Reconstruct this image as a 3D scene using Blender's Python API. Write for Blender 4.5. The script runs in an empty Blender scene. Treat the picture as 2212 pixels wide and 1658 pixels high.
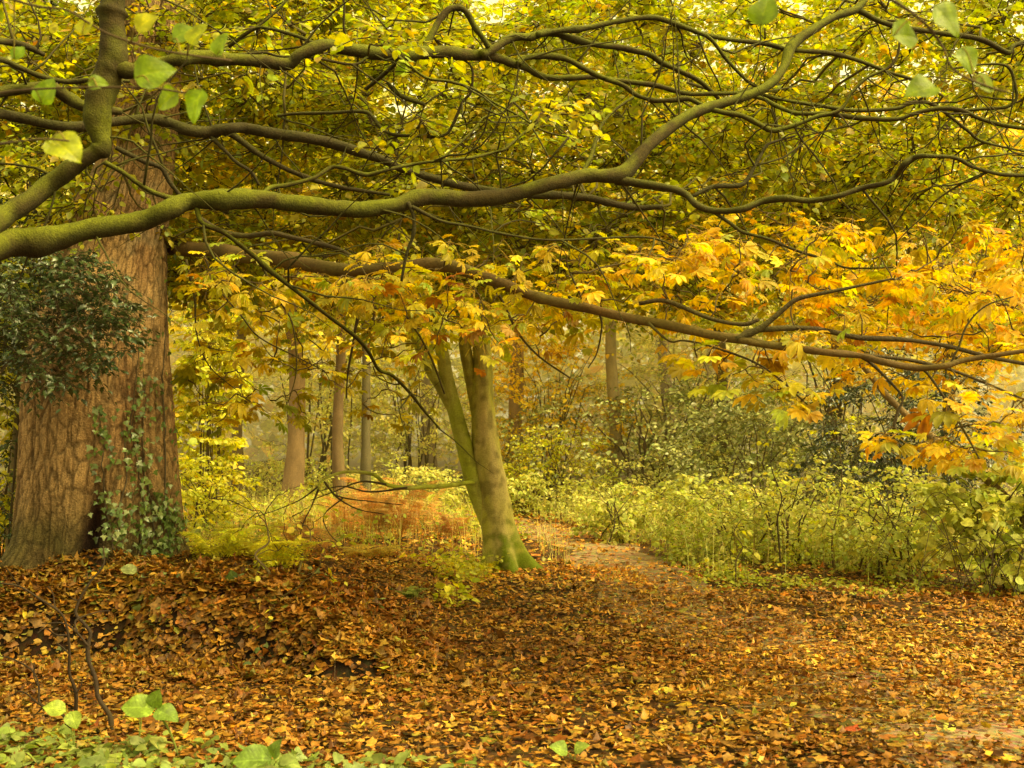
import bpy, math, random
import numpy as np
from mathutils import Vector

SEED = 7
MIST = .03
rng = np.random.default_rng(SEED)
random.seed(SEED)
C = bpy.context.scene.collection
SC = bpy.context.scene

# ------------------------------------------------------------------ camera model (measurements from the photo)
F, CX, CY, YH, CAMZ = 2484.0, 1106.0, 829.0, 960.0, 1.6
PITCH = math.atan((YH - CY) / F)
CP, SP = math.cos(PITCH), math.sin(PITCH)


def P(x, y, d):
    """photo position (2212 wide) at distance d along +Y -> point in metres"""
    a = (np.asarray(x, float) - CX) / F
    b = (CY - np.asarray(y, float)) / F
    ry = CP - b * SP
    k = np.asarray(d, float) / ry
    return np.stack([a * k, ry * k, CAMZ + (SP + b * CP) * k], -1)


def sm(a, b, x):
    t = np.clip((x - a) / (b - a), 0, 1)
    return t * t * (3 - 2 * t)


# ------------------------------------------------------------------ noise
def _h(ix, iy, iz, s):
    n = (ix * 374761393 + iy * 668265263 + iz * 2147483647 + s * 974711) & 0xFFFFFFFF
    n = ((n ^ (n >> 13)) * 1274126177) & 0xFFFFFFFF
    n = n ^ (n >> 16)
    n = (n * 2246822519) & 0xFFFFFFFF
    return ((n ^ (n >> 15)) & 0xFFFFFF) / float(0xFFFFFF)


def vnoise(p, s=0):
    p = np.asarray(p, float)
    i = np.floor(p).astype(np.int64)
    f = p - i
    f = f * f * (3 - 2 * f)
    r = 0
    for dx in (0, 1):
        for dy in (0, 1):
            for dz in (0, 1):
                w = (f[..., 0] if dx else 1 - f[..., 0]) * (f[..., 1] if dy else 1 - f[..., 1]) * (f[..., 2] if dz else 1 - f[..., 2])
                r = r + w * _h(i[..., 0] + dx, i[..., 1] + dy, i[..., 2] + dz, s)
    return r


def fbm(p, o=4, s=0):
    p = np.asarray(p, float)
    r, a, t = 0, 1.0, 0
    for k in range(o):
        r = r + a * vnoise(p * (2 ** k), s + k)
        t += a
        a *= .5
    return r / t


def p3(x, y, z=0.0):
    x = np.asarray(x, float)
    return np.stack([x, np.asarray(y, float) + 0 * x, np.asarray(z, float) + 0 * x], -1)


# ------------------------------------------------------------------ terrain
def hgt(x, y):
    x = np.asarray(x, float); y = np.asarray(y, float)
    n = (fbm(p3(x * .5, y * .5), 3, 3) - .5) * .16 + (fbm(p3(x * 2.2, y * 2.2), 2, 9) - .5) * .06
    bx = sm(-.25, -1.7, x)
    yf = 8.3 + .25 * np.sin(x * 1.7) + .5 * (fbm(p3(x * 1.6, 0 * y, 4.0), 2, 5) - .5) - .12 * (x + 3)
    face = sm(yf - .03, yf + .30, y)
    rough = 1 + .25 * (fbm(p3(x * 2.0, y * 2.0, 2.0), 2, 21) - .5)
    bank = (.52 * bx * rough) * face * (1 - .62 * sm(9.8, 12.3, y))
    mound = .1 * np.exp(-(((x + 3.4) / 1.3) ** 2 + ((y - 10.1) / .95) ** 2)) * face
    far = .018 * np.clip(y - 20, 0, 60) + .05 * sm(12, 16, y) * sm(2.0, 4.5, x)
    edge = .0
    onb = bx * face * (1 - sm(9.2, 10.2, y))
    lump = (fbm(p3(x * 4.5, y * 4.5), 3, 31) - .5) * .30 * onb
    return n * .8 + bank + lump + mound + far + edge


def ground_pt(px, py, guess=10.0):
    """where the sight line through a photo position meets the ground"""
    ds = np.linspace(4.5, 45, 1600)
    q = P(px, py, ds)
    dz = q[:, 2] - hgt(q[:, 0], q[:, 1])
    i = np.argmax(dz < 0)
    return q[i]


# ------------------------------------------------------------------ mesh builder
class MB:
    def __init__(self):
        self.v, self.f, self.c, self.m, self.n = [], [], [], [], 0

    def add(self, v, f, c, m=0):
        v = np.asarray(v, float).reshape(-1, 3)
        f = np.asarray(f, np.int64).reshape(-1, 3)
        c = np.asarray(c, float)
        if c.ndim == 1:
            c = np.broadcast_to(c, (len(v), 3))
        self.v.append(v); self.f.append(f + self.n); self.c.append(c.reshape(-1, 3))
        self.m.append(np.full(len(f), m, np.int32)); self.n += len(v)

    def build(self, name, mats, parent=None, smooth=True):
        me = bpy.data.meshes.new(name)
        v = np.concatenate(self.v); f = np.concatenate(self.f); c = np.concatenate(self.c); m = np.concatenate(self.m)
        me.vertices.add(len(v)); me.vertices.foreach_set('co', v.astype(np.float32).ravel())
        me.loops.add(len(f) * 3); me.loops.foreach_set('vertex_index', f.astype(np.int32).ravel())
        me.polygons.add(len(f))
        me.polygons.foreach_set('loop_start', np.arange(0, len(f) * 3, 3, dtype=np.int32))
        me.polygons.foreach_set('material_index', m)
        me.polygons.foreach_set('use_smooth', np.full(len(f), smooth, bool))
        at = me.attributes.new('tint', 'FLOAT_COLOR', 'POINT')
        at.data.foreach_set('color', np.concatenate([c, np.ones((len(c), 1))], 1).astype(np.float32).ravel())
        me.update(calc_edges=True); me.validate()
        if not isinstance(mats, (list, tuple)):
            mats = [mats]
        for mt in mats:
            me.materials.append(mt)
        o = bpy.data.objects.new(name, me); C.objects.link(o)
        if parent is not None:
            o.parent = parent
            o.matrix_parent_inverse = parent.matrix_basis.inverted()
        return o


def tag(o, label=None, cat=None, group=None, kind=None):
    if label: o['label'] = label
    if cat: o['category'] = cat
    if group: o['group'] = group
    if kind: o['kind'] = kind
    return o


def thing(name, loc, label, cat, group=None):
    o = bpy.data.objects.new(name, None); C.objects.link(o)
    o.location = Vector([float(q) for q in loc]); o.empty_display_size = .2
    return tag(o, label, cat, group)


def nrm(a):
    return a / np.maximum(np.linalg.norm(a, axis=-1, keepdims=True), 1e-9)


# ------------------------------------------------------------------ tubes
def tubes(mb, Pt, R, sides, col, m=0, rough=0.0, seed=0):
    """Pt (N,K,3), R (N,K): N tubes of K rings. col (3,) or fn(pos, outward)->(…,3)"""
    Pt = np.asarray(Pt, float); R = np.asarray(R, float)
    N, K, _ = Pt.shape
    T = np.gradient(Pt, axis=1); T = nrm(T)
    mean = nrm(Pt[:, -1] - Pt[:, 0] + 1e-6)
    ref = np.where(np.abs(mean[:, 2:3]) > .75, np.array([[0, 1., 0]]), np.array([[0, 0, 1.]]))[:, None, :]
    A = nrm(np.cross(T, np.broadcast_to(ref, T.shape))); B = np.cross(A, T)
    th = np.arange(sides) / sides * 2 * math.pi
    out = A[:, :, None, :] * np.cos(th)[None, None, :, None] + B[:, :, None, :] * np.sin(th)[None, None, :, None]
    rr = R[:, :, None]
    V0 = Pt[:, :, None, :] + out * rr[..., None]
    if rough:
        sc = 1.6 / np.maximum(rr, .012)
        nn = fbm(V0 * 14.0, 3, seed) - .5 + .7 * (fbm(V0 * 5.0, 2, seed + 9) - .5)
        V0 = V0 + out * (rr * nn * rough)[..., None]
    cc = col(V0, out) if callable(col) else np.broadcast_to(np.asarray(col, float), V0.shape)
    k, s = np.meshgrid(np.arange(K - 1), np.arange(sides), indexing='ij')
    a = k * sides + s; b = k * sides + (s + 1) % sides; c = a + sides; d = b + sides
    fq = np.concatenate([np.stack([a, b, d], -1).reshape(-1, 3), np.stack([a, d, c], -1).reshape(-1, 3)])
    # end fans
    cap = []
    for base, flip in ((0, True), ((K - 1) * sides, False)):
        for i in range(1, sides - 1):
            cap.append((base, base + i + 1, base + i) if flip else (base, base + i, base + i + 1))
    fq = np.concatenate([fq, np.array(cap)])
    fs = (fq[None] + (np.arange(N) * K * sides)[:, None, None]).reshape(-1, 3)
    mb.add(V0.reshape(-1, 3), fs, cc.reshape(-1, 3), m)


def spline(pts, vals, n=6):
    """Catmull-Rom through pts, with vals carried along"""
    p = np.asarray(pts, float); w = np.asarray(vals, float)
    if len(p) == 2:
        t = np.linspace(0, 1, n + 1)[:, None]
        return p[0] * (1 - t) + p[1] * t, (w[0] * (1 - t) + w[1] * t)[:, 0]
    a = np.vstack([2 * p[0] - p[1], p, 2 * p[-1] - p[-2]])
    o, ow = [], []
    for i in range(1, len(a) - 2):
        t = np.arange(n) / n
        t = t[:, None]
        o.append(.5 * ((2 * a[i]) + (-a[i - 1] + a[i + 1]) * t + (2 * a[i - 1] - 5 * a[i] + 4 * a[i + 1] - a[i + 2]) * t ** 2
                       + (-a[i - 1] + 3 * a[i] - 3 * a[i + 1] + a[i + 2]) * t ** 3))
        ow.append(w[i - 1] * (1 - t[:, 0]) + w[i] * t[:, 0])
    o.append(p[-1:]); ow.append(w[-1:])
    return np.concatenate(o), np.concatenate(ow)


# ------------------------------------------------------------------ leaf templates: verts (x across, y along, z up), tris, e = 0 rib .. 1 edge
def blade(profile, fold=.25, curl=.25, L=1.0):
    v, e, f = [], [], []
    n = len(profile)
    for i, (t, w) in enumerate(profile):
        z = -curl * t * t
        v += [(0, t * L, z), (-w, t * L, z + fold * w), (w, t * L, z + fold * w)]
        e += [0, 1, 1]
    for i in range(n - 1):
        a, l, r = 3 * i, 3 * i + 1, 3 * i + 2
        A, Lx, Rx = a + 3, l + 3, r + 3
        f += [(a, A, Lx), (a, Lx, l), (a, r, Rx), (a, Rx, A)]
    v = np.array(v); f = np.array(f); e = np.array(e, float)
    ar = np.linalg.norm(np.cross(v[f[:, 1]] - v[f[:, 0]], v[f[:, 2]] - v[f[:, 0]]), axis=1)
    return v, f[ar > 1e-7], e


ROUND = blade([(0, .0), (.06, .24), (.28, .43), (.58, .4), (.82, .22), (1.02, 0)], .22, .22)
ROUND2 = blade([(0, .0), (.08, .22), (.35, .37), (.7, .28), (1.0, 0)], -.15, .4)
SMALL = blade([(0, 0), (.35, .34), (.7, .27), (1, 0)], .25, .25)
LANCE = blade([(0, 0), (.3, .17), (.65, .16), (1, 0)], .4, .35)
TOOTH = blade([(0, 0), (.04, .26), (.14, .42), (.2, .38), (.3, .48), (.38, .43), (.5, .46), (.57, .4), (.68, .37), (.75, .28), (.85, .2), (1.06, 0)], .16, .2)


def veined(seed):
    r = np.random.default_rng(seed); nt_, ns = 44, 23
    t = np.linspace(0, 1, nt_); sx = np.linspace(-1, 1, ns)
    w = np.interp(t, [0, .03, .12, .3, .5, .7, .86, .95, 1], [.03, .24, .4, .48, .45, .34, .18, .07, .0])
    w = w * (1 + .09 * ((t * 15) % 1 - .5) * (t > .05))
    T_, S_ = np.meshgrid(t, sx, indexing='ij'); X_ = S_ * w[:, None]
    Y_ = T_ - .06 * (1 - np.abs(S_)) * (T_ < .1) - .0 * S_
    ph = (T_ - .55 * np.abs(X_)) * 8.5
    vein = np.clip(1 - np.abs((ph % 1) - .5) / .12, 0, 1) * .7
    vein = np.maximum(vein, np.clip(1 - np.abs(X_) / .03, 0, 1))
    bl = fbm(np.stack([X_ * 9, Y_ * 9, 0 * X_ + seed], -1), 3, seed)
    Z_ = r.uniform(.1, .3) * np.abs(X_) - r.uniform(.1, .4) * Y_ ** 2 + .035 * np.sin(Y_ * 9 + seed) * S_ + .02 * (bl - .5) - .015 * vein + r.uniform(-.25, .25) * X_ * Y_
    e = np.clip(1 - .6 * vein - .9 * np.clip(bl - .55, 0, 1) * 3, -.2, 1)
    k, q = np.meshgrid(np.arange(nt_ - 1), np.arange(ns - 1), indexing='ij')
    a = k * ns + q; b = a + ns
    f = np.concatenate([np.stack([a, b + 1, b], -1).reshape(-1, 3), np.stack([a, a + 1, b + 1], -1).reshape(-1, 3)])
    return np.stack([X_, Y_, Z_], -1).reshape(-1, 3), f, e.ravel()


BIGV = [veined(k) for k in range(6)]


def lobed(radii, amp, seed, hole=False):
    """leaf cut as lobes round a centre, crumpled and curled"""
    r = np.random.default_rng(seed)
    n = len(radii)
    th = np.linspace(-math.pi * .5, 1.5 * math.pi, n, endpoint=False) 
    R = np.array(radii)
    inner = np.stack([.42 * R * np.cos(th), .42 * R * np.sin(th), 0 * th], 1)
    outer = np.stack([R * np.cos(th), R * np.sin(th), 0 * th], 1)
    v = np.vstack([[0, 0, 0], inner, outer])
    ax = r.uniform(0, math.pi); ax2 = ax + 1.3
    s = v[:, 0] * math.cos(ax) + v[:, 1] * math.sin(ax)
    s2 = v[:, 0] * math.cos(ax2) + v[:, 1] * math.sin(ax2)
    v[:, 2] = amp * (1.1 * s * s - .5 * s2 * s2 + .35 * s * s2) + r.normal(0, .07 * (amp + .3), len(v)) * np.linalg.norm(v[:, :2], axis=1)
    # curl shrinks the spread
    v[:, :2] *= 1 / (1 + .35 * amp * np.linalg.norm(v[:, :2], axis=1)[:, None])
    f = []
    for i in range(n):
        j = (i + 1) % n
        f += [(0, 1 + i, 1 + j), (1 + i, 1 + n + i, 1 + n + j), (1 + i, 1 + n + j, 1 + j)]
    e = np.concatenate([[0], np.full(n, .35), np.full(n, 1.0)])
    v[:, 1] += .1
    return v * .62, np.array(f), e


MAPLE = [.55, .62, .82, .62, .92, .68, 1.02, .66, .9, .62, .8, .60]
OVAL = [.95, .75, .6, .5, .48, .55, .75, .95, .75, .55, .48, .5][:12]
LITTER = [lobed(MAPLE, a, 10 + i) for i, a in enumerate((.06, .2, .38, .75))] + [lobed(OVAL, a, 30 + i) for i, a in enumerate((.06, .22, .45, .85))]
IVY = lobed([.25, .55, .5, .85, .45, .6, 1.1, .6, .45, .85, .5, .55], .22, 77)
HOLLY = blade([(0, 0), (.1, .2), (.2, .12), (.35, .32), (.48, .18), (.65, .3), (.78, .12), (1.05, 0)], .5, .25)


def palmate(n, seed, droop):
    r = np.random.default_rng(seed)
    V, Fc, E = [], [], []
    k = 0
    for i in range(n):
        a = (i - (n - 1) / 2) / ((n - 1) / 2) * 1.45 + r.normal(0, .07)
        ln = (1 - .38 * abs(a) / 1.45) * r.uniform(.9, 1.08)
        v, f, e = blade([(0, .02), (.25, .07), (.5, .15), (.72, .2), (.88, .13), (1, 0)], .5 + r.uniform(-.2, .4), droop * r.uniform(.6, 1.4), 1)
        v = v * ln
        c, s = math.cos(-a), math.sin(-a)
        v = np.stack([v[:, 0] * c - v[:, 1] * s, v[:, 0] * s + v[:, 1] * c, v[:, 2] + r.normal(0, .01)], 1)
        V.append(v); Fc.append(f + k); E.append(e); k += len(v)
    return np.vstack(V), np.vstack(Fc), np.concatenate(E)


PALM = [palmate(7, 1, .12), palmate(6, 2, .35), palmate(5, 3, .2), palmate(7, 4, .8)]


def inst(mb, tpl, pos, fwd, up, sc, c0, c1=None, m=0):
    v, f, e = tpl
    pos = np.asarray(pos, float).reshape(-1, 3)
    N = len(pos)
    if N == 0: return
    y = nrm(np.asarray(fwd, float)); z0 = np.asarray(up, float)
    x = nrm(np.cross(y, z0)); z = np.cross(x, y)
    M = np.stack([x, y, z], 1)                       # rows
    sc = np.broadcast_to(np.asarray(sc, float), (N,))
    V = np.einsum('vk,nkj->nvj', v, M) * sc[:, None, None] + pos[:, None, :]
    if c1 is None: c1 = c0
    c0 = np.broadcast_to(c0, (N, 3)); c1 = np.broadcast_to(c1, (N, 3))
    col = c0[:, None, :] * (1 - e)[None, :, None] + c1[:, None, :] * e[None, :, None]
    fs = (f[None] + (np.arange(N) * len(v))[:, None, None]).reshape(-1, 3)
    mb.add(V.reshape(-1, 3), fs, col.reshape(-1, 3), m)


def pal(cols, wts, n, jit=.22, r=None):
    r = r or rng
    cols = np.array(cols, float); w = np.array(wts, float); w /= w.sum()
    i = r.choice(len(cols), n, p=w); j = r.choice(len(cols), n, p=w)
    t = r.uniform(0, .45, (n, 1))
    c = cols[i] * (1 - t) + cols[j] * t
    c = c * np.exp(r.normal(0, jit, (n, 1))) * np.exp(r.normal(0, .06, (n, 3)))
    return np.clip(c, .004, .85)


# ------------------------------------------------------------------ materials
def newmat(name):
    m = bpy.data.materials.new(name); m.use_nodes = True
    nt = m.node_tree; nt.nodes.clear()
    return m, nt, nt.nodes.new, nt.links.new


def leaf_mat(name, trans=.4, rough=.42, spec=.45, vary=.35, nscale=30):
    m, nt, N, L = newmat(name)
    out = N('ShaderNodeOutputMaterial'); at = N('ShaderNodeAttribute'); at.attribute_name = 'tint'
    geo = N('ShaderNodeNewGeometry')
    no = N('ShaderNodeTexNoise'); no.inputs['Scale'].default_value = nscale; no.inputs['Detail'].default_value = 3
    L(geo.outputs['Position'], no.inputs['Vector'])
    mr = N('ShaderNodeMapRange'); mr.inputs[1].default_value = .3; mr.inputs[2].default_value = .7
    mr.inputs[3].default_value = 1 - vary; mr.inputs[4].default_value = 1 + vary
    L(no.outputs['Fac'], mr.inputs[0])
    mx = N('ShaderNodeVectorMath'); mx.operation = 'SCALE'
    L(at.outputs['Color'], mx.inputs[0]); L(mr.outputs[0], mx.inputs['Scale'])
    pr = N('ShaderNodeBsdfPrincipled'); pr.inputs['Roughness'].default_value = rough
    pr.inputs['Specular IOR Level'].default_value = spec
    L(mx.outputs[0], pr.inputs['Base Color'])
    tr = N('ShaderNodeBsdfTranslucent')
    hs = N('ShaderNodeHueSaturation'); hs.inputs['Saturation'].default_value = 1.12; hs.inputs['Value'].default_value = 1.4
    L(mx.outputs[0], hs.inputs['Color']); L(hs.outputs[0], tr.inputs['Color'])
    ms = N('ShaderNodeMixShader'); ms.inputs[0].default_value = trans
    L(pr.outputs[0], ms.inputs[1]); L(tr.outputs[0], ms.inputs[2]); L(ms.outputs[0], out.inputs[0])
    return m


def bark_mat(name, scale=(30, 30, 6), bump=.5, vary=.45, fine=90, rough=.85):
    m, nt, N, L = newmat(name)
    out = N('ShaderNodeOutputMaterial'); at = N('ShaderNodeAttribute'); at.attribute_name = 'tint'
    geo = N('ShaderNodeNewGeometry'); mp = N('ShaderNodeMapping'); mp.inputs['Scale'].default_value = scale
    L(geo.outputs['Position'], mp.inputs['Vector'])
    a = N('ShaderNodeTexNoise'); a.inputs['Scale'].default_value = 1; a.inputs['Detail'].default_value = 6; a.inputs['Roughness'].default_value = .65
    L(mp.outputs[0], a.inputs['Vector'])
    b = N('ShaderNodeTexNoise'); b.inputs['Scale'].default_value = fine; b.inputs['Detail'].default_value = 3
    L(geo.outputs['Position'], b.inputs['Vector'])
    ad = N('ShaderNodeMath'); ad.operation = 'ADD'; L(a.outputs['Fac'], ad.inputs[0]); L(b.outputs['Fac'], ad.inputs[1])
    mr = N('ShaderNodeMapRange'); mr.inputs[1].default_value = .65; mr.inputs[2].default_value = 1.35
    mr.inputs[3].default_value = 1 - vary; mr.inputs[4].default_value = 1 + vary
    L(ad.outputs[0], mr.inputs[0])
    mx = N('ShaderNodeVectorMath'); mx.operation = 'SCALE'
    L(at.outputs['Color'], mx.inputs[0]); L(mr.outputs[0], mx.inputs['Scale'])
    bp = N('ShaderNodeBump'); bp.inputs['Strength'].default_value = bump; bp.inputs['Distance'].default_value = .02
    L(ad.outputs[0], bp.inputs['Height'])
    pr = N('ShaderNodeBsdfPrincipled'); pr.inputs['Roughness'].default_value = rough; pr.inputs['Specular IOR Level'].default_value = .25
    L(mx.outputs[0], pr.inputs['Base Color']); L(bp.outputs[0], pr.inputs['Normal']); L(pr.outputs[0], out.inputs[0])
    return m


def soil_mat(name, c1, c2, c3, sc=6):
    m, nt, N, L = newmat(name)
    out = N('ShaderNodeOutputMaterial'); geo = N('ShaderNodeNewGeometry'); at = N('ShaderNodeAttribute'); at.attribute_name = 'tint'
    a = N('ShaderNodeTexNoise'); a.inputs['Scale'].default_value = sc; a.inputs['Detail'].default_value = 8; a.inputs['Roughness'].default_value = .7
    v = N('ShaderNodeTexVoronoi'); v.inputs['Scale'].default_value = 22
    L(geo.outputs['Position'], a.inputs['Vector']); L(geo.outputs['Position'], v.inputs['Vector'])
    r = N('ShaderNodeValToRGB'); r.color_ramp.elements[0].position = .3; r.color_ramp.elements[1].position = .72
    r.color_ramp.elements[0].color = (*c1, 1); r.color_ramp.elements[1].color = (*c3, 1)
    e = r.color_ramp.elements.new(.5); e.color = (*c2, 1)
    L(a.outputs['Fac'], r.inputs[0])
    hs = N('ShaderNodeMix'); hs.data_type = 'RGBA'; hs.blend_type = 'MULTIPLY'; hs.inputs[0].default_value = .5
    L(r.outputs[0], hs.inputs[6]); L(v.outputs['Color'], hs.inputs[7])
    bp = N('ShaderNodeBump'); bp.inputs['Strength'].default_value = .8; bp.inputs['Distance'].default_value = .03
    L(a.outputs['Fac'], bp.inputs['Height'])
    pr = N('ShaderNodeBsdfPrincipled'); pr.inputs['Roughness'].default_value = .9; pr.inputs['Specular IOR Level'].default_value = .2
    vm = N('ShaderNodeVectorMath'); vm.operation = 'MULTIPLY'; L(hs.outputs[2], vm.inputs[0]); L(at.outputs['Color'], vm.inputs[1]); L(vm.outputs[0], pr.inputs['Base Color']); L(bp.outputs[0], pr.inputs['Normal']); L(pr.outputs[0], out.inputs[0])
    return m


M_LEAF = leaf_mat('autumn_leaf', .5, .4, .5)
M_CHEST = leaf_mat('chestnut_leaf', .45, .5, .35, .3, 24)
M_FAR = leaf_mat('far_leaf', .45, .5, .4, .3, 12)
M_HOLLY = leaf_mat('holly_leaf', .08, .22, .7, .25)
M_LITTER = leaf_mat('fallen_leaf', .12, .5, .35, .4, 45)
M_HERB = leaf_mat('herb_leaf', .4, .5, .35, .3)
M_MOSSY = bark_mat('mossy_bark', (26, 26, 26), .5, .5, 110)
M_DARK = bark_mat('dark_bark', (28, 28, 20), .5, .4, 90)
M_CHESTBARK = bark_mat('chestnut_bark', (46, 46, 9), 1.0, .38, 70)
M_SMOOTH = bark_mat('smooth_bark', (10, 10, 5), .35, .28, 60)
M_TWIG = bark_mat('twig_bark', (40, 40, 40), .2, .3, 150)
M_SOIL = soil_mat('forest_soil', (.035, .02, .008), (.085, .045, .015), (.16, .085, .026), 7)
M_PATH = soil_mat('trodden_earth', (.20, .135, .07), (.36, .25, .125), (.50, .36, .19), 5)

# ------------------------------------------------------------------ world, sun, camera
SUN_EL, SUN_ROT = math.radians(54), math.radians(112)
w = bpy.data.worlds.new('World'); SC.world = w; w.use_nodes = True
nt = w.node_tree; nt.nodes.clear()
sky = nt.nodes.new('ShaderNodeTexSky'); sky.sky_type = 'NISHITA'; sky.sun_disc = False
sky.sun_elevation = SUN_EL; sky.sun_rotation = SUN_ROT; sky.air_density = 1.0; sky.dust_density = 4.0
warm = nt.nodes.new('ShaderNodeMix'); warm.data_type = 'RGBA'; warm.blend_type = 'MULTIPLY'; warm.inputs[0].default_value = 1
hsv = nt.nodes.new('ShaderNodeHueSaturation'); hsv.inputs['Saturation'].default_value = .25
nt.links.new(sky.outputs[0], hsv.inputs['Color'])
warm.inputs[7].default_value = (3.8, 3.15, 1.3, 1)
bg = nt.nodes.new('ShaderNodeBackground'); bg.inputs[1].default_value = .15
wo = nt.nodes.new('ShaderNodeOutputWorld')
nt.links.new(hsv.outputs[0], warm.inputs[6]); nt.links.new(warm.outputs[2], bg.inputs[0]); nt.links.new(bg.outputs[0], wo.inputs[0])

sl = bpy.data.lights.new('sun', 'SUN'); sl.energy = 2.1; sl.angle = math.radians(40); sl.color = (1, .84, .42)
so = bpy.data.objects.new('sun', sl); C.objects.link(so)
sd = Vector((math.sin(SUN_ROT) * math.cos(SUN_EL), math.cos(SUN_ROT) * math.cos(SUN_EL), math.sin(SUN_EL)))
so.rotation_euler = sd.to_track_quat('Z', 'Y').to_euler(); so.location = (0, 0, 30)

cam = bpy.data.cameras.new('camera'); co = bpy.data.objects.new('camera', cam); C.objects.link(co)
cam.sensor_width = 36; cam.lens = F / 2212 * 36; cam.clip_end = 600; cam.clip_start = .05
co.location = (0, 0, CAMZ); co.rotation_euler = (math.pi / 2 + PITCH, 0, 0)
cam.dof.use_dof = True; cam.dof.focus_distance = 9.5; cam.dof.aperture_fstop = 4.0
SC.camera = co
SC.view_settings.view_transform = 'Standard'; SC.view_settings.look = 'None'; SC.view_settings.exposure = 0
cy = SC.cycles
cy.max_bounces = 10; cy.diffuse_bounces = 7; cy.glossy_bounces = 2; cy.transmission_bounces = 8; cy.transparent_max_bounces = 4
cy.use_denoising = True; cy.sample_clamp_indirect = 6
try:
    cy.denoiser = 'OPENIMAGEDENOISE'
except Exception:
    pass

# ================================================================== GROUND
def axis(lo, a, b, hi, fine, grow=1.25):
    m = list(np.arange(a, b, fine)); s = fine; x = m[-1]
    while x < hi:
        s *= grow; x += s; m.append(x)
    s = fine; x = m[0]
    while x > lo:
        s *= grow; x -= s; m.insert(0, x)
    return np.array(m)


xs = axis(-300, -6.5, 7, 300, .07); ys = axis(-60, 4.8, 16, 400, .07)
X, Y = np.meshgrid(xs, ys, indexing='ij')
Z = hgt(X, Y)
nx, ny = X.shape
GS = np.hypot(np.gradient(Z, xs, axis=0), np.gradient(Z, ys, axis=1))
GT = (np.ones((nx, ny)) - .72 * sm(.35, .9, GS))[..., None] * np.ones(3)  # steep bank soil darkened: shadow along the bank painted into the tint
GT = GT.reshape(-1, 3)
i, j = np.meshgrid(np.arange(nx - 1), np.arange(ny - 1), indexing='ij')
a = i * ny + j; b = (i + 1) * ny + j; c = b + 1; d = a + 1
mb = MB()
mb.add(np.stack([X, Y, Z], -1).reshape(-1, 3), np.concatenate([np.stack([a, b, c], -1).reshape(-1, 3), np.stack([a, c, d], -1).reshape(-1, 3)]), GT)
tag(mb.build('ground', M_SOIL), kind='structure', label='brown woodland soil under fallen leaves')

# path centre line from the photo
pc = np.array([ground_pt(*q)[:2] for q in ((2420, 1700), (2050, 1560), (1720, 1420), (1500, 1320), (1390, 1250), (1330, 1205), (1270, 1170), (1180, 1145), (1070, 1122), (960, 1108), (880, 1100))])
pw = np.array([.95, .9, .9, .9, .85, .8, .75, .7, .7, .7, .6])
pcs, pws = spline(np.c_[pc, 0 * pc[:, 0]], pw, 12)
tg = nrm(np.gradient(pcs, axis=0)); nv = np.stack([-tg[:, 1], tg[:, 0]], 1)
cross = np.linspace(-1, 1, 13)
jag = 1 + .9 * (fbm(p3(np.arange(len(pcs)) * .35, 0), 3, 41) - .5)
XY = pcs[:, None, :2] + nv[:, None, :] * (cross[None, :, None] * (pws * jag)[:, None, None])
ZZ = hgt(XY[..., 0], XY[..., 1]) + .012 - .012 * np.abs(cross)[None, :] ** 6 * 2
V = np.concatenate([XY, ZZ[..., None]], -1)
i, j = np.meshgrid(np.arange(len(pcs) - 1), np.arange(12), indexing='ij')
a = i * 13 + j; b = a + 13; c = b + 1; d = a + 1
mb = MB(); mb.add(V.reshape(-1, 3), np.concatenate([np.stack([a, c, b], -1).reshape(-1, 3), np.stack([a, d, c], -1).reshape(-1, 3)]), (1, 1, 1))
tag(mb.build('path', M_PATH), kind='structure', label='trodden earth path winding past the leaning tree')


def path_dist(x, y):
    q = np.stack([x, y], -1)[:, None, :] - pcs[None, ::3, :2]
    return np.sqrt((q ** 2).sum(-1)).min(1)


# ------------------------------------------------------------------ fallen leaves
def scatter(n, y0, y1, margin=1.0, x0=-1e9, x1=1e9):
    y = np.sqrt(rng.uniform(y0 ** 2, y1 ** 2, n))
    x = rng.uniform(-.5, .5, n) * (2212 / F * y + 2 * margin)
    k = (x > x0) & (x < x1)
    return x[k], y[k]


LIT_C = [(.40, .19, .03), (.52, .28, .06), (.32, .12, .018), (.19, .068, .013), (.60, .25, .02), (.54, .33, .075), (.52, .39, .04), (.30, .32, .06), (.11, .045, .012)]
LIT_W = [20, 24, 15, 13, 7, 15, 5, 5, 12]


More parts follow.
